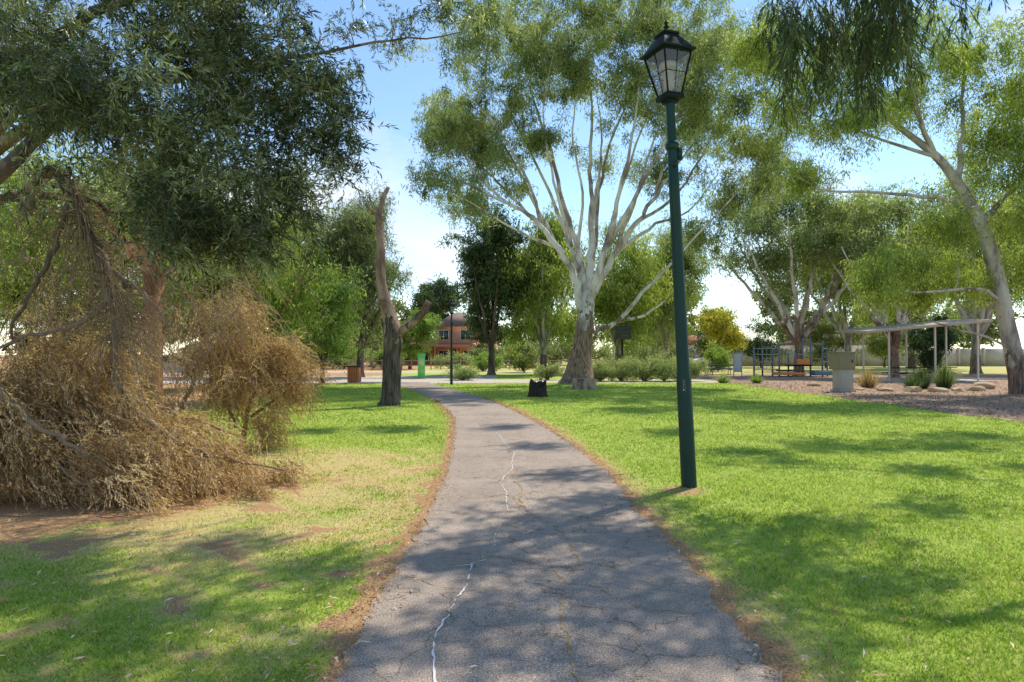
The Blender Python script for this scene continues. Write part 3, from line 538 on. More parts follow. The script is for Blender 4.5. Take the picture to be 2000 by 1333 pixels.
fallen('fallen_branch','tangle of dry pinkish twigs hanging behind fallen heap',st,E,160,7,43,[.1,0,-.6],M['pinkbrown'],loc=(-6,11,0),SL=.34,out=.3)
# ---------------- dead tree
e=empty('dead_tree',(-3.72,20.9,0),'bare dead tree trunk with broken forked top on lawn','tree')
tb=MB()
def dl(pts,rs,y0=0,y1=0,rough=.1,n=14):
    P=cr(np.array([(p_[0],y0+(y1-y0)*i_/(len(pts)-1),p_[1],rs[i_]) for i_,p_ in enumerate(pts)]),6); tb.tube(P[:,:3],P[:,3],n,True,rough)
dl([(0,-.06),(.016,.34),(.047,1.44),(.063,2.15),(-.03,2.7),(-.22,3.32),(-.30,3.95),(-.31,4.89),(-.36,5.52),(-.376,5.91)],[.38,.29,.26,.28,.23,.165,.145,.125,.115,.09])
dl([(-.376,5.68),(-.30,6.15),(-.22,6.46),(-.094,6.71)],[.09,.085,.075,.05],0,.1,.08,10)
dl([(-.376,5.71),(-.53,5.91),(-.69,6.08),(-.78,6.16)],[.07,.055,.04,.03],0,-.1,.08,8)
dl([(.03,1.99),(.38,2.3),(.72,2.57),(1.02,2.84),(1.2,3.15)],[.17,.14,.12,.11,.095],0,-.2,.08,10)
tb.build('trunk',M['deadbark'],e,False)
def stump(loc,r,h,label,mat,notch=False,seed=1):
    rg=np.random.default_rng(seed); e=empty('tree_stump',loc,label,'stump'); b=MB(); n=26; a=np.linspace(0,2*np.pi,n,endpoint=False)
    rr=1+.09*np.sin(3*a+seed)+.06*np.sin(7*a)+.04*rg.normal(size=n); lv=[(0,1.25),(.12,1.1),(.4,1.0),(.8,.97),(1,.95)]; V=[]
    top=np.ones(n) if not notch else np.where(np.abs(((a-4.5)%6.283)-.3)<.8,.62,1+.15*rg.normal(size=n))
    for z_,s_ in lv: V.append(np.stack([np.cos(a)*rr*r*s_,np.sin(a)*rr*r*s_,z_*h*(top if z_>.5 else np.ones(n))-.03],1))
    for s_ in (.7,.3,.01): V.append(np.stack([np.cos(a)*rr*r*s_,np.sin(a)*rr*r*s_,h*(top*(s_+.1)+(.9-s_)*(.65 if notch else 1))-.03+.01*rg.normal(size=n)],1))
    V=np.vstack(V); m=len(lv)+3; i=np.arange(m-1)[:,None]*n; j=np.arange(n)[None]; F=np.stack([i+j,i+(j+1)%n,i+n+(j+1)%n,i+n+j],-1).reshape(-1,4)
    b.add(V,F); b.build('stump_wood',mat,e,False); return e
stump((3.15,30.2,0),.52,.5,'wide sawn grey-brown stump in front of gum tree',M['stumpwood'],False,2)
stump((.98,25,0),.32,.60,'charred black broken stump on lawn',plain('charred_wood',(.045,.036,.03),.9,.2,0,.6,6,.8),True,5)
# ---------------- background trees
def bt(name,x,y,h,rx,label,lm,bm,seed,bot=None,nc=260,per=110,L=.26,W=.07,m=18,k=5,r0=.3,fork=None,lean=0,bias=(0,0,-.8),cr_=1.0,hang=.5,cat='tree',rr=.36,ry=None):
    rg=np.random.default_rng(seed); bot=bot if bot is not None else h*.3; fork=fork or max(bot*.9,h*.15)
    return tree(name,(x,y,0),label,cat,auto_limbs(h*.93,fork,rx,r0,k,rg,ry,lean),auto_E(h,bot,rx,m,rg,lean,ry,rr),int(nc*1.35),int(per*.76),cr_*.8,L,W,lm,bm,seed,bias=bias,base_n=10,hang=hang,k=.8,shell=.25)
bt('casuarina_tree',-10.0,45,13.2,4.0,'grey-green feathery casuarina beside the gravel area',M['casu'],M['darkbark'],51,bot=1.6,nc=440,per=110,L=.36,W=.045,m=26,hang=.9)
bt('casuarina_tree',-15.2,47,12.4,4.0,'olive-green casuarina with drooping foliage behind timber bin',M['casu'],M['darkbark'],52,bot=1.0,nc=360,per=110,L=.36,W=.045,m=22,hang=.9)
bt('leafy_tree',-10.0,36,6.0,2.3,'small bright green tree behind fallen branches',M['bright'],M['darkbark'],53,bot=.9,nc=250,per=100,L=.18,W=.05,m=16,r0=.15,cr_=.8,hang=.8,bias=(0,0,-1.2))
bt('evergreen_tree',-1.5,50,12.6,3.1,'dark green dense evergreen tree on far lawn',M['darkleaf'],M['darkbark'],54,bot=1.8,nc=460,per=115,L=.26,W=.08,m=26,hang=.1,cr_=.9)
bt('evergreen_tree',-10.2,104,13.5,5.2,'dark green tree rising behind the brick house',M['darkleaf'],M['darkbark'],55,bot=4.5,nc=240,per=110,L=.4,W=.16,m=16,cr_=1.4)
bt('gum_tree',2.3,50,12.8,3.6,'yellow-green weeping gum behind tall white gum',M['gumleaf2'],M['gumbark2'],56,bot=1.2,nc=420,per=100,m=22,hang=1.0,bias=(0,0,-1.4))
bt('gum_tree',8.4,54,15,4.6,'weeping gum with pale olive foliage behind shrubs',M['gumleaf2'],M['gumbark2'],57,bot=1.4,nc=440,per=100,m=24,hang=1.0,bias=(0,0,-1.4))
bt('gum_tree',13.6,60,13,4.2,'bushy gum tree behind basketball backboard',M['gumleaf'],M['gumbark2'],58,bot=1.0,nc=380,per=100,m=22,hang=1.0,bias=(0,0,-1.4))
bt('round_tree',-10.2,68,6.4,2.6,'small rounded bright green tree in front of house',M['bright'],M['darkbark'],59,bot=1.0,nc=180,per=110,L=.22,W=.08,m=12,r0=.15,cr_=.8)
bt('yellow_tree',20,66,6.8,2.9,'small yellow-leafed tree beyond picnic lawn',M['yellow'],M['gumbark2'],60,bot=2.0,nc=170,per=100,L=.24,W=.08,m=14,r0=.18,cr_=.9,hang=.2)
bt('gum_tree',20.6,49,16,6.8,'spreading pale-limbed gum behind playground frame',M['gumleaf'],M['gumbark'],61,bot=4.6,nc=400,per=105,m=32,k=10,r0=.4,fork=2.6,hang=1.0,rr=.23,cr_=1.1)
bt('gum_tree',25.2,45,14.5,5.8,'multi-limbed gum tree near picnic shelter',M['gumleaf'],M['gumbark'],62,bot=4.0,nc=350,per=105,m=28,k=9,r0=.36,fork=2.2,hang=1.0,rr=.24,cr_=1.0)
bt('gum_tree',36,53,18,7.5,'tall yellow-green gum behind picnic shelter',M['gumleaf2'],M['gumbark2'],63,bot=3.0,nc=480,per=105,m=30,k=8,r0=.4,fork=3,hang=1,rr=.28,cr_=1.3)
bt('gum_tree',31.5,64,18,7,'broad gum tree with bright foliage beyond shelter',M['gumleaf2'],M['gumbark2'],64,bot=2.2,nc=420,per=105,m=26,k=7,r0=.4,fork=3,L=.32,W=.09,cr_=1.3)
bt('gum_tree',41,70,16,7,'large pale green gum beyond the shelter',M['gumleaf'],M['gumbark2'],75,bot=1.5,nc=340,per=100,m=24,k=7,r0=.4,fork=3,L=.36,W=.1,cr_=1.4)
bt('evergreen_tree',30.8,50,4.4,1.8,'dark leafy small tree beside picnic shelter',M['darkleaf'],M['darkbark'],65,bot=.8,nc=110,per=110,m=8,r0=.12,cr_=.7)
bt('evergreen_tree',21.5,72,4.8,3,'dark bushy small tree near far wall',M['darkleaf'],M['darkbark'],66,bot=.7,nc=120,per=110,m=8,r0=.12,cr_=.9)
bt('evergreen_tree',27,74,5.4,3.4,'low dark tree against beige boundary wall',M['darkleaf'],M['darkbark'],67,bot=.7,nc=120,per=110,m=8,r0=.12,cr_=.9)
bt('leafy_tree',34,74,5.6,3.6,'low green bushy tree against boundary wall',M['casu'],M['darkbark'],76,bot=.7,nc=130,per=110,m=10,r0=.12,cr_=.9)
bt('leafy_tree',42,77,6,4,'wide green bushy tree along boundary wall',M['gumleaf'],M['darkbark'],77,bot=.7,nc=130,per=110,m=10,r0=.12,cr_=1)
bt('leafy_tree',16,84,8,4.6,'olive green tree beyond the far lawn',M['casu'],M['darkbark'],78,bot=.7,nc=200,per=110,L=.3,W=.1,m=12,r0=.2,cr_=1.2)
bt('leafy_tree',-16.5,80,8.5,4.6,'leafy green tree beside the brick house',M['gumleaf'],M['darkbark'],79,bot=.7,nc=200,per=110,L=.3,W=.1,m=12,r0=.2,cr_=1.2)
bt('gum_tree',-8.7,16.5,7.6,2.6,'red-barked tree with thin dry foliage behind fallen heap',M['gumleaf'],M['redbark'],68,bot=3.2,nc=190,per=100,L=.13,W=.028,m=14,r0=.27,fork=3.4,cr_=.7)
bt('gum_tree',-8.6,22,7.2,3.2,'half-green tree behind the dead brown branches',M['gumleaf2'],M['redbark'],69,bot=1.4,nc=340,per=100,L=.15,W=.04,m=18,r0=.16,cr_=.7)
bt('gum_tree',-17.5,27,10,4.8,'shady olive-green gum beyond the broken limb',M['gumleaf2'],M['darkbark'],70,bot=1.2,nc=380,per=100,L=.2,W=.055,m=22,r0=.3)
bt('gum_tree',-13.5,31,9.4,4.0,'olive gum tree with dark trunk in brown mulch',M['gumleaf'],M['darkbark'],71,bot=1.8,nc=340,per=100,L=.2,W=.055,m=18,r0=.28)
bt('gum_tree',-24,36,12,6,'tall spreading gum over far driveway',M['gumleaf2'],M['darkbark'],72,bot=3.0,nc=340,per=100,m=20,r0=.3,cr_=1.2)
# ---------------- shrubs
def shrub(x,y,w,h,label,mat,seed,n=9000,L=.1,W=.03,cat='shrub',grp=None,bias=(0,0,.6),name='shrub'):
    rg=np.random.default_rng(seed); e=empty(name,(x,y,0),label,cat,grp); tb=MB()
    E=[[rg.normal()*w*.25,rg.normal()*w*.2,h*(.35+.3*rg.random()),w*.3,w*.3,h*.34] for _ in range(8)]; cl=ell_pts(E,90,rg,.5); cl=cl[cl[:,2]>.03]
    for c in cl[:40]: tb.tube(cr([(0,0,-.02),(c[0]*.4,c[1]*.4,c[2]*.6),c],3),np.linspace(.025,.006,7),4,False)
    tb.build('stems',M['twig'],e,True); idx=rg.integers(0,len(cl),n); C=cl[idx]+rg.normal(size=(n,3))*.11*w*.6; C[:,2]=np.abs(C[:,2])
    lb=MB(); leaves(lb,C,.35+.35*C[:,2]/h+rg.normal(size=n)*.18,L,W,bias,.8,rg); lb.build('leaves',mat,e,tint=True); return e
for i_,(x_,w_,h_) in enumerate([(5.0,1.7,1.25),(6.2,1.8,1.35),(7.4,1.9,1.3),(8.6,1.9,1.45),(9.7,1.6,1.3)]): shrub(x_,38.6+.3*math.sin(i_*2),w_,h_,'bushy grey-green shrub in hedge row beside path',M['shrub'],80+i_,grp='grey-green shrubs in a row')
shrub(2.15,40.5,1.2,.95,'small olive shrub near base of tall gum',M['shrub'],86)
shrub(-2.9,40,1.6,.9,'low grey scrubby bush by the path junction',M['shrub'],87,5000)
shrub(-12.5,39,1.5,1.0,'dry low bush in gravel bed',M['pinkbrown'],88,5000)
shrub(1.0,56,2.6,2.3,'rounded olive shrub on far lawn',M['casu'],89,7000,.2,.06)
shrub(-2.6,60,2.2,1.6,'leafy shrub in front of brick house fence',M['bright'],90,7000,.18,.06)
shrub(-5.6,70,3.0,1.5,'low leafy shrub beside post-and-rail fence',M['shrub'],92,6000,.2,.06)
shrub(17.5,58,2.4,2.2,'round green shrub near far car park',M['bright'],91,7000,.2,.06)
for i_,(x_,y_,w_,h_,mm) in enumerate([(-30,70,5,2.6,'casu'),(-25.5,69,4,2.2,'bright'),(-21,71,5,3,'casu'),(-17,69,4,2.4,'shrub'),(-13,72,3.5,2.4,'bright'),(-2,76,4,2.4,'casu'),(2.5,74,5,2.8,'shrub'),(7,72,5,3,'casu'),(12,74,5,2.8,'shrub'),(16,72,4,2.4,'casu')]):
    shrub(x_,y_,w_,h_,{'casu':'dense olive green boundary shrub beyond lawn','bright':'bright leafy boundary shrub beyond lawn','shrub':'pale grey-green boundary shrub beyond lawn'}[mm],M[mm],140+i_,6000,.3,.1,grp='boundary shrubs beyond the lawn')
def tuft(x,y,w,h,label,mat,seed,n=500):
    rg=np.random.default_rng(seed); e=empty('tufted_plant',(x,y,0),label,'plant','strappy tufted plants in the mulch'); b=MB(3); a=rg.random(n)*6.283; q=rg.random(n)
    B=np.stack([np.cos(a)*w*.15*q,np.sin(a)*w*.15*q,0*a],1); Tp=np.stack([np.cos(a)*w*.6*q,np.sin(a)*w*.6*q,h*(1.1-.5*q*q)*(.7+.4*rg.random(n))],1); S=np.stack([-np.sin(a),np.cos(a),0*a],1)*.014
    b.add(np.stack([B-S,B+S,Tp],1).reshape(-1,3),np.arange(3*n).reshape(-1,3),np.repeat(rg.random(n),3)); b.build('leaves',mat,e,tint=True)
for i_,(x_,y_,w_,h_,mm) in enumerate([(16.4,31.5,1.6,.85,'pinkbrown'),(18.3,30.5,1.4,.9,'darkleaf'),(19.6,31,1.5,1.0,'gumdark'),(17.2,29.4,1.1,.7,'gumdark'),(12.9,36,1.0,.5,'bright'),(11.3,36.5,1.3,.5,'shrub'),(20.6,32.5,1.5,1.0,'shrub')]):
    tuft(x_,y_,w_,h_,{'pinkbrown':'dry brown grassy tuft in mulch bed','darkleaf':'dark green strappy tuft beside boulders','gumdark':'deep green strappy plant in mulch bed','bright':'small bright green tuft by lawn edge','shrub':'pale grey-green grassy tuft in mulch'}[mm],M[mm],100+i_)
bm_=plain('sandstone',(.50,.37,.24),.9,.2,0,.35,3,.6)
for i_,(x_,y_,s_) in enumerate([(15.6,28.6,.30),(16.5,28.2,.42),(17.4,28.0,.36),(18.6,28.5,.30),(19.5,28.9,.40),(21,30.5,.5),(15.0,29.6,.26),(14.6,33,.28),(20.3,24,.35)]):
    bm=bmesh.new(); bmesh.ops.create_icosphere(bm,subdivisions=3,radius=1); rg=np.random.default_rng(i_); pl=[(nrm(rg.normal(size=3)),.55+.3*rg.random()) for _ in range(9)]
    for v in bm.verts:
        c=np.array(v.co[:])
        for nn,dd in pl:
            t=c@nn
            if t>dd: c=c-nn*(t-dd)
        v.co=Vector(c*[1.2*s_,.9*s_,.5*s_])
    me=bpy.data.meshes.new('boulder'); bm.to_mesh(me); bm.free(); me.materials.append(bm_); o=bpy.data.objects.new('boulder',me); o.location=(x_,y_,.1*s_+.02); o.rotation_euler=(0,0,i_*1.3); scene.collection.objects.link(o); tag(o,'rough tan sandstone boulder edging the mulch bed','rock','boulders around mulch bed')
# ---------------- utility cabinet
e=empty('utility_cabinet',(13.75,28.4,0),'olive and grey metal utility cabinet on concrete plinth','cabinet',None,R(8))
M['olivep']=plain('faded_olive_paint',(.24,.22,.13),.55,.3,0,.15); M['greyp']=plain('grey_steel',(.36,.36,.31),.5,.4,0,.12)
b=MB(); b.box((0,0,.04),(.76,.62,.10)); b.build('plinth',plain('concrete',(.40,.38,.34),.9,.1),e,False,.01)
b=MB(); b.box((0,0,.5),(.62,.5,.82)); b.build('lower_housing',M['greyp'],e,False,.012)
b=MB(); b.box((-.03,0,1.26),(.82,.56,.70)); b.box((-.03,0,1.63),(.90,.64,.04)); b.build('upper_housing',M['olivep'],e,False,.012)
b=MB(); b.box((-.03,-.29,1.26),(.68,.02,.58)); dd=b.build('door',M['olivep'],e,False,.006)
b=MB(); b.box((.22,-.315,1.26),(.03,.03,.12)); b.build('handle',M['blackp'],dd,False,.004)
b=MB(); b.box((0,-.257,.5),(.5,.014,.66)); b.build('door',M['greyp'],e,False,.004)
e=empty('litter_bin',(-8.4,36.4,0),'square red-brown timber slat bin enclosure on gravel','bin'); wd=plain('red_stained_timber',(.42,.15,.08),.7,.3,0,.3,5)
b=MB()
for q in range(5):
    for sx in (-1,1): b.box((sx*.29,-.24+q*.12,.45),(.03,.1,.78)); b.box((-.24+q*.12,sx*.29,.45),(.1,.03,.78))
b.build('slats',wd,e,False,.004); b=MB(); b.box((0,0,.44),(.5,.5,.8)); b.build('liner',M['blackp'],e); b=MB(); b.box((0,0,.88),(.68,.68,.05)); b.build('lid',M['blackp'],e,False,.01)
e=empty('information_post',(-5.65,42.6,0),'lime green information pillar beside path junction','sign'); gp=plain('lime_green_panel',(.12,.62,.14),.4,.4,0,.1)
b=MB(); b.box((0,0,.75),(.45,.12,1.4)); b.build('panel',gp,e,False,.03); b=MB(); b.box((0,0,.03),(.6,.3,.06)); b.build('base',M['greyp'],e,False,.01); b=MB(); b.box((0,-.066,1.05),(.34,.012,.5)); b.box((0,-.066,.5),(.34,.012,.24)); b.build('notice',plain('pale_notice',(.45,.62,.25),.5,.3),e)
b=MB(); b.box((0,0,1.5),(.5,.16,.1)); b.build('cap',gp,e,False,.02)
e=empty('basketball_hoop',(8.15,50,0),'dark basketball backboard on steel pole behind shrubs','basketball hoop')
b=MB(); b.tube([(0,.5,-.05),(0,.5,2.6),(0,.4,2.9),(0,.05,3.05)],[.07]*4,10); b.build('pole',M['blackp'],e,True); b=MB(); b.box((0,0,3.1),(1.2,.05,.95)); b.build('backboard',plain('dark_board',(.05,.055,.05),.6,.3),e,False,.01)
b=MB(); a=np.linspace(0,2*np.pi,17); b.tube(np.stack([np.cos(a)*.23,-.3+np.sin(a)*.23,0*a+2.85],1),.012,5,False); b.build('rim',plain('orange_rim',(.6,.15,.03)),e,True)
def ptable(x,y,rz,label):
    e=empty('picnic_table',(x,y,0),label,'picnic table','picnic tables in the park',rz); tm=M['blackp'] 
    b=MB(); 
    for q in range(4): b.box((0,-.3+q*.2,.74),(1.9,.17,.04))
    b.build('table_top',tm,e,False,.005)
    for s_ in (-1,1):
        b=MB(); 
        for q in range(2): b.box((0,s_*(.68+q*.16),.44),(1.9,.14,.04))
        b.build('seat',tm,e,False,.005)
    for s_ in (-1,1):
        b=MB(); b.tube([(s_*.65,-.8,.4),(s_*.65,0,.4),(s_*.65,.8,.4)],[.03]*3,6); b.tube([(s_*.65,-.45,0),(s_*.65,-.2,.72)],[.03]*2,6); b.tube([(s_*.65,.45,0),(s_*.65,.2,.72)],[.03]*2,6); b.build('leg',M['greyp'],e,True)
    return e
ptable(13.6,49,.2,'dark slatted picnic table on far lawn'); ptable(15.4,50.5,-.1,'dark slatted picnic table on far lawn'); ptable(22.8,39.5,.1,'dark picnic table under the shelter roof'); ptable(25.2,40.5,-.1,'dark picnic table under the shelter roof')
e=empty('park_sign',(15.2,46,0),'grey rectangular information board on two posts','sign'); b=MB(); b.box((0,0,.9),(.5,.05,1.2)); b.build('board',plain('pale_grey_sign',(.5,.53,.55)),e,False,.01)
for q in (-.27,.27): b=MB(); b.box((q,0,.75),(.05,.07,1.55)); b.build('post',M['greyp'],e,False,.006)
e=empty('picnic_shelter',(23.6,40,0),'open picnic shelter with thin tan sloping roof and posts','shelter')
b=MB(); b.hexa([(-3.9,-2,2.68),(3.2,-2,3.34),(3.2,1.6,3.50),(-3.9,1.6,2.84)],[(-3.9,-2,2.82),(3.2,-2,3.48),(3.2,1.6,3.64),(-3.9,1.6,2.98)]); b.build('roof',M['tan'],e,False,.01)
for xx in (-2.4,.2,2.6):
    for yy_ in (-1.6,1.2):
        b=MB(); zt=2.68+(xx+3.9)/7.1*.66+.03+(.12 if yy_>0 else 0); b.box((xx,yy_,zt/2),(.09,.09,zt)); b.build('post',M['cream'],e,False,.01)
b=MB(); b.box((-.1,0,.02),(7.0,3.8,.04)); b.build('slab',plain('pale_concrete',(.55,.51,.46)),e)
# playground
e=empty('playground_frame',(18.6,46,0),'climbing frame with grey-blue posts, nets and orange deck','playground'); bl_=plain('slate_blue_steel',(.14,.21,.28),.45,.4); orr=plain('orange_panel',(.75,.28,.08),.5,.3)
ps=[(-2.3,0,2.0),(-1.4,.9,2.1),(-.6,0,2.2),(.5,0,1.6),(.5,1.2,1.6),(1.5,0,2.6),(1.5,1.2,2.6),(2.4,.2,2.3),(3.0,.8,2.0),(-.6,1.2,2.2)]
for x_,y_,h_ in ps: b=MB(); b.tube([(x_,y_,-.05),(x_,y_,h_),(x_,y_,h_+.04)],[.06,.06,.02],10); b.build('post',bl_,e,True)
for p1,p2,zz in [(0,2,.5),(0,2,1.0),(0,2,1.5),(0,2,1.9),(2,3,1.3),(2,3,.9),(3,5,1.5),(3,5,1.0),(5,7,2.2),(5,7,1.2),(7,8,1.9),(1,9,2.0),(1,9,1.2),(0,1,1.9),(6,5,2.5),(2,9,2.1),(7,8,1.0)]: b=MB(); b.tube([(ps[p1][0],ps[p1][1],zz),(ps[p2][0],ps[p2][1],zz)],.03,6); b.build('rail',M['greyp'],e,True)
b=MB()
for q in range(7): b.tube([(-2.3+q*.28,0,.5),(-2.3+q*.28,0,1.9)],.014,4)
b.build('climbing_net',M['greyp'],e,True); b=MB(); b.box((.95,.6,.75),(1.3,1.4,.1)); b.box((.0,.6,.4),(.7,1.3,.08)); b.build('deck',M['blackp'],e,False,.01)
b=MB(); b.box((1.0,-.07,1.0),(.9,.04,.35)); b.box((-.2,-.5,.22),(2.0,.5,.16)); b.build('panel',orr,e,False,.02); b=MB(); b.box((2.3,-.3,.25),(1.6,.5,.3),.1); b.build('step',bl_,e,False,.02)
# ---------------- houses
def brickmat(name,a,b_):
    m,nt,out=newmat(name); v=objc(nt); br=N(nt,'ShaderNodeTexBrick'); br.inputs['Scale'].default_value=3.5; br.inputs['Color1'].default_value=(*a,1); br.inputs['Color2'].default_value=(*b_,1); br.inputs['Mortar'].default_value=(.5,.42,.35,1); br.inputs['Mortar Size'].default_value=.012
    mp=N(nt,'ShaderNodeMapping'); mp.inputs['Rotation'].default_value=(R(90),0,0); nt.links.new(v,mp.inputs[0]); nt.links.new(mp.outputs[0],br.inputs[0]); bsdf(nt,out,br.outputs[0],.85,.2); return m
M['brick']=brickmat('orange_brick',(.60,.26,.15),(.50,.19,.10)); tile=plain('brown_roof_tiles',(.26,.17,.13),.8,.2,0,.35,6,.5); rtile=plain('terracotta_tiles',(.60,.22,.14),.8,.2,0,.3,6,.5); glass=plain('dark_window_glass',(.03,.04,.05),.1,.8,0,.2)
def hip(b,x0,x1,y0,y1,z0,z1,ov=.5,ri=None):
    x0-=ov;x1+=ov;y0-=ov;y1+=ov; ym=(y0+y1)/2; ri=ri or (y1-y0)/2
    v=[(x0,y0,z0),(x1,y0,z0),(x1,y1,z0),(x0,y1,z0),(x0+ri,ym-.01,z1),(x1-ri,ym-.01,z1),(x1-ri,ym+.01,z1),(x0+ri,ym+.01,z1)]; b.add(v,[[0,3,2,1],[4,5,6,7],[0,1,5,4],[1,2,6,5],[2,3,7,6],[3,0,4,7]])
def win(e,x_,y_,z_,w_,h_):
    b=MB(); b.box((x_,y_-.02,z_),(w_,.06,h_)); wo=b.build('window',glass,e)
    b=MB(); 
    for s_ in (-1,1): b.box((x_+s_*(w_/2+.03),y_-.05,z_),(.06,.1,h_+.12)); b.box((x_,y_-.05,z_+s_*(h_/2+.03)),(w_,.1,.06))
    b.box((x_,y_-.065,z_),(.05,.04,h_)); b.build('frame',M['white'],wo)
e=empty('brick_house',(-9.4,88,0),'two-storey orange brick house with brown tiled hip roof','house')
b=MB(); b.box((2.2,4,2.5),(5.4,8,5.0)); b.box((-3.2,4,1.4),(5.4,7,2.8)); b.box((6.1,5,1.4),(2.4,6,2.8)); b.build('wall',M['brick'],e)
b=MB(); hip(b,-.5,4.9,0,8,5.003,7.0,.5,2.6); b.build('roof',tile,e)
b=MB(); hip(b,-6.2,-.5,.2,7,2.803,4.2,.45,3.0); b.hexa([(-6.4,-1.6,2.4),(5.2,-1.6,2.4),(5.2,-.3,2.75),(-6.4,-.3,2.75)],[(-6.4,-1.6,2.5),(5.2,-1.6,2.5),(5.2,-.3,2.9),(-6.4,-.3,2.9)]); b.build('verandah_roof',rtile,e)
for xx in (-6,-3.2,-.4,2.4,5): b=MB(); b.box((xx,-1.45,1.2),(.14,.14,2.39)); b.build('verandah_post',M['brick'],e)
for xx,zz in ((.6,3.9),(3.4,3.9),(.6,1.3),(3.8,1.3),(-4.6,1.3),(-2,1.3)): win(e,xx,-.0 if xx>-.5 else .5,zz,1.2,1.2)
b=MB(); b.box((2.2,-.04,1.05),(.9,.1,2.1)); b.build('door',plain('dark_timber_door',(.12,.05,.03)),e,False,.01)
def house(x_,y_,w_,wallm,roofm,label,h_=2.8,rh=1.8,rz=0):
    e=empty('house',(x_,y_,0),label,'house',None,rz); b=MB(); b.box((0,4,h_/2),(w_,8,h_)); b.build('wall',wallm,e); b=MB(); hip(b,-w_/2,w_/2,0,8,h_+.003,h_+rh); b.build('roof',roofm,e)
    for q in (-.3,.3): win(e,q*w_,0,1.4,1.5,1.3)
    b=MB(); b.box((0,-.03,1.05),(.95,.08,2.1)); b.build('door',M['white'],e)
redroof=plain('red_metal_roof',(.5,.09,.06),.5,.3)
house(31,112,14,M['white'],redroof,'white rendered house with red roof beyond park'); house(52,105,16,M['cream'],tile,'cream house with dark tiled roof behind wall'); house(-26,84,12,M['brick'],rtile,'orange brick house beyond trees',2.7,1.7)
b=MB(); 
for q in range(20): b.box((22+q*3.01,82,1.05),(2.96,.16,2.1)); b.box((23.5+q*3.01,82,1.1),(.3,.3,2.25))
o=b.build('boundary_wall',plain('beige_precast_wall',(.50,.44,.36),.9,.1)); tag(o,'long beige concrete boundary wall along park edge','wall')
b=MB()
for q in range(34): b.box((-22+q*.9*1.05,66,.5),(.09,.09,1.0))
b.box((-6.4,66.06,.85),(32,.04,.09)); b.box((-6.4,66.06,.4),(32,.04,.09)); o=b.build('post_and_rail_fence',plain('weathered_fence_timber',(.36,.28,.2),.9,.1)); tag(o,'weathered low post-and-rail fence before houses','fence')
def car(x_,y_,rz,col,label):
    e=empty('parked_car',(x_,y_,0),label,'car','cars parked beyond the park',rz); cm=plain('car_paint_'+label.split()[0],col,.25,.6,0,.05); b=MB()
    prof=[(-2.1,.35),(-2.15,.75),(-1.9,.92),(-1.2,.98),(-.6,1.42),(.6,1.46),(1.35,1.02),(2.05,.92),(2.15,.6),(2.1,.35)]
    n=len(prof); V=[];ws=[.82,.86,.86,.86,.66,.66,.86,.84,.84,.8]
    for s_ in (-1,1): V+=[(p_[0],s_*w_,p_[1]) for p_,w_ in zip(prof,ws)]
    F=[[i_,i_+1,n+i_+1,n+i_] for i_ in range(n-1)]+[[n-1,0,n,2*n-1]]
    for o_ in (0,n): F+=[[o_,o_+1,o_+8,o_+9],[o_+1,o_+2,o_+7,o_+8],[o_+2,o_+3,o_+6,o_+7],[o_+3,o_+4,o_+5,o_+6]]
    b.add(V,F); b.build('body',cm,e,False,.03)
    b=MB(); 
    for s_ in (-1,1): b.add([(-1.05,s_*.875,1.0),(1.15,s_*.875,1.0),(.6,s_*.72,1.38),(-.55,s_*.72,1.38)],[[0,1,2,3]])
    b.add([(-1.16,-.7,1.03),(-1.16,.7,1.03),(-.66,.58,1.4),(-.66,-.58,1.4)],[[0,1,2,3]]); b.add([(1.32,-.7,1.06),(1.32,.7,1.06),(.68,.58,1.44),(.68,-.58,1.44)],[[0,1,2,3]]); b.build('window',glass,e)
    for wx in (-1.3,1.3):
        for s_ in (-1,1): b=MB(); b.tube([(wx,s_*.7,.32),(wx,s_*.89,.32)],[.32,.32],18); b.build('wheel',M['blackp'],e,True)
car(-22.2,44.5,.2,(.45,.5,.56),'silver parked car on driveway beyond trees'); car(22.6,77,.05,(.75,.75,.75),'white parked car beside yellow tree')
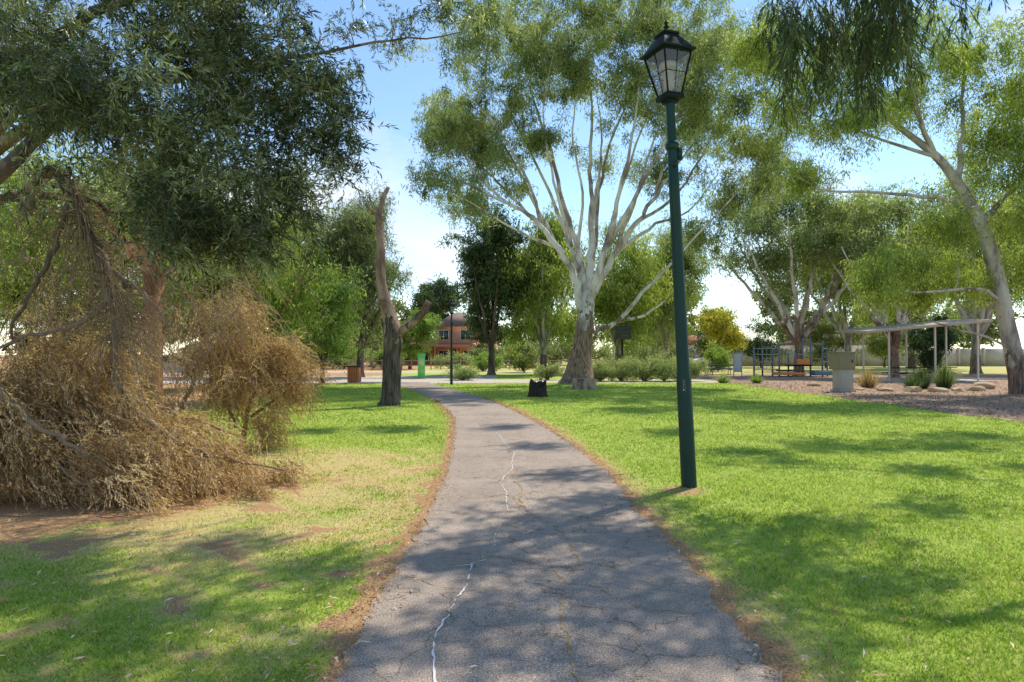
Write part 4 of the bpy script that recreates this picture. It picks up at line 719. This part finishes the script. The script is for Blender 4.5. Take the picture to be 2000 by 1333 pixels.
# ---------------- far woods
rg=np.random.default_rng(99); lb=MB(); 
xs_=np.concatenate([np.linspace(-150,-20,20),np.linspace(-18,150,28)]); C=[]
for x_ in xs_:
    y_=120+rg.random()*30; hh=(11+6*rg.random())*(.8 if -30<x_<2 else 1.0)
    E=auto_E(hh,.5,5.4,9,rg,0,3,.45); c=ell_pts(E,80,rg,.3); C.append(np.repeat(c+[x_,y_,0],36,axis=0)+nrm(rg.normal(size=(2880,3)))*rg.random((2880,1))*1.2)
C=np.vstack(C); C[:,2]=np.abs(C[:,2]); leaves(lb,C,.35+.03*C[:,2]+rg.normal(size=len(C))*.15,.85,.38,(0,0,-.5),.8,rg); o=lb.build('far_woodland',M['casu'],tint=True); o['kind']='stuff'
# ---------------- world, sun, camera
w=bpy.data.worlds.new('World'); scene.world=w; w.use_nodes=True; nt=w.node_tree
for n_ in list(nt.nodes): nt.nodes.remove(n_)
out=nt.nodes.new('ShaderNodeOutputWorld'); bg=nt.nodes.new('ShaderNodeBackground'); sky=nt.nodes.new('ShaderNodeTexSky'); sky.sky_type='NISHITA'; sky.sun_disc=False; sky.sun_elevation=el; sky.sun_rotation=az; sky.dust_density=0.0; sky.air_density=1.0; sky.ozone_density=2.5
tc=nt.nodes.new('ShaderNodeTexCoord'); v=scl(nt,tc.outputs['Generated'],(1,1,2.6)); cn=noise(nt,v,1.9,8,.58,.35)
sx=N(nt,'ShaderNodeSeparateXYZ'); nt.links.new(tc.outputs['Generated'],sx.inputs[0]); hz=ramp(nt,sx.outputs[2],[(0,.22),(.2,.05),(.45,.0)])
cf=ramp(nt,mth(nt,'ADD',cn,hz),[(.58,0.),(.86,1.)])
col=mix(nt,cf,mix(nt,1.0,sky.outputs[0],(1.42,1.45,1.42),'MULTIPLY'),(8.0,7.8,7.5)); nt.links.new(col,bg.inputs[0]); bg.inputs[1].default_value=.15; nt.links.new(bg.outputs[0],out.inputs[0])
sd=bpy.data.lights.new('sun','SUN'); sd.energy=5; sd.angle=R(.53); sd.color=(1,.93,.81); so_=bpy.data.objects.new('sun',sd); scene.collection.objects.link(so_)
so_.rotation_euler=Vector((math.sin(az)*math.cos(el),math.cos(az)*math.cos(el),math.sin(el))).to_track_quat('Z','Y').to_euler()
cd=bpy.data.cameras.new('camera'); cd.lens=24; cd.sensor_width=36; cd.clip_end=2000; co=bpy.data.objects.new('camera',cd); co.location=(0,0,1.6); co.rotation_euler=(R(91.0),0,0); scene.collection.objects.link(co); scene.camera=co
scene.view_settings.view_transform='Standard'; scene.view_settings.look='None'; scene.view_settings.exposure=0
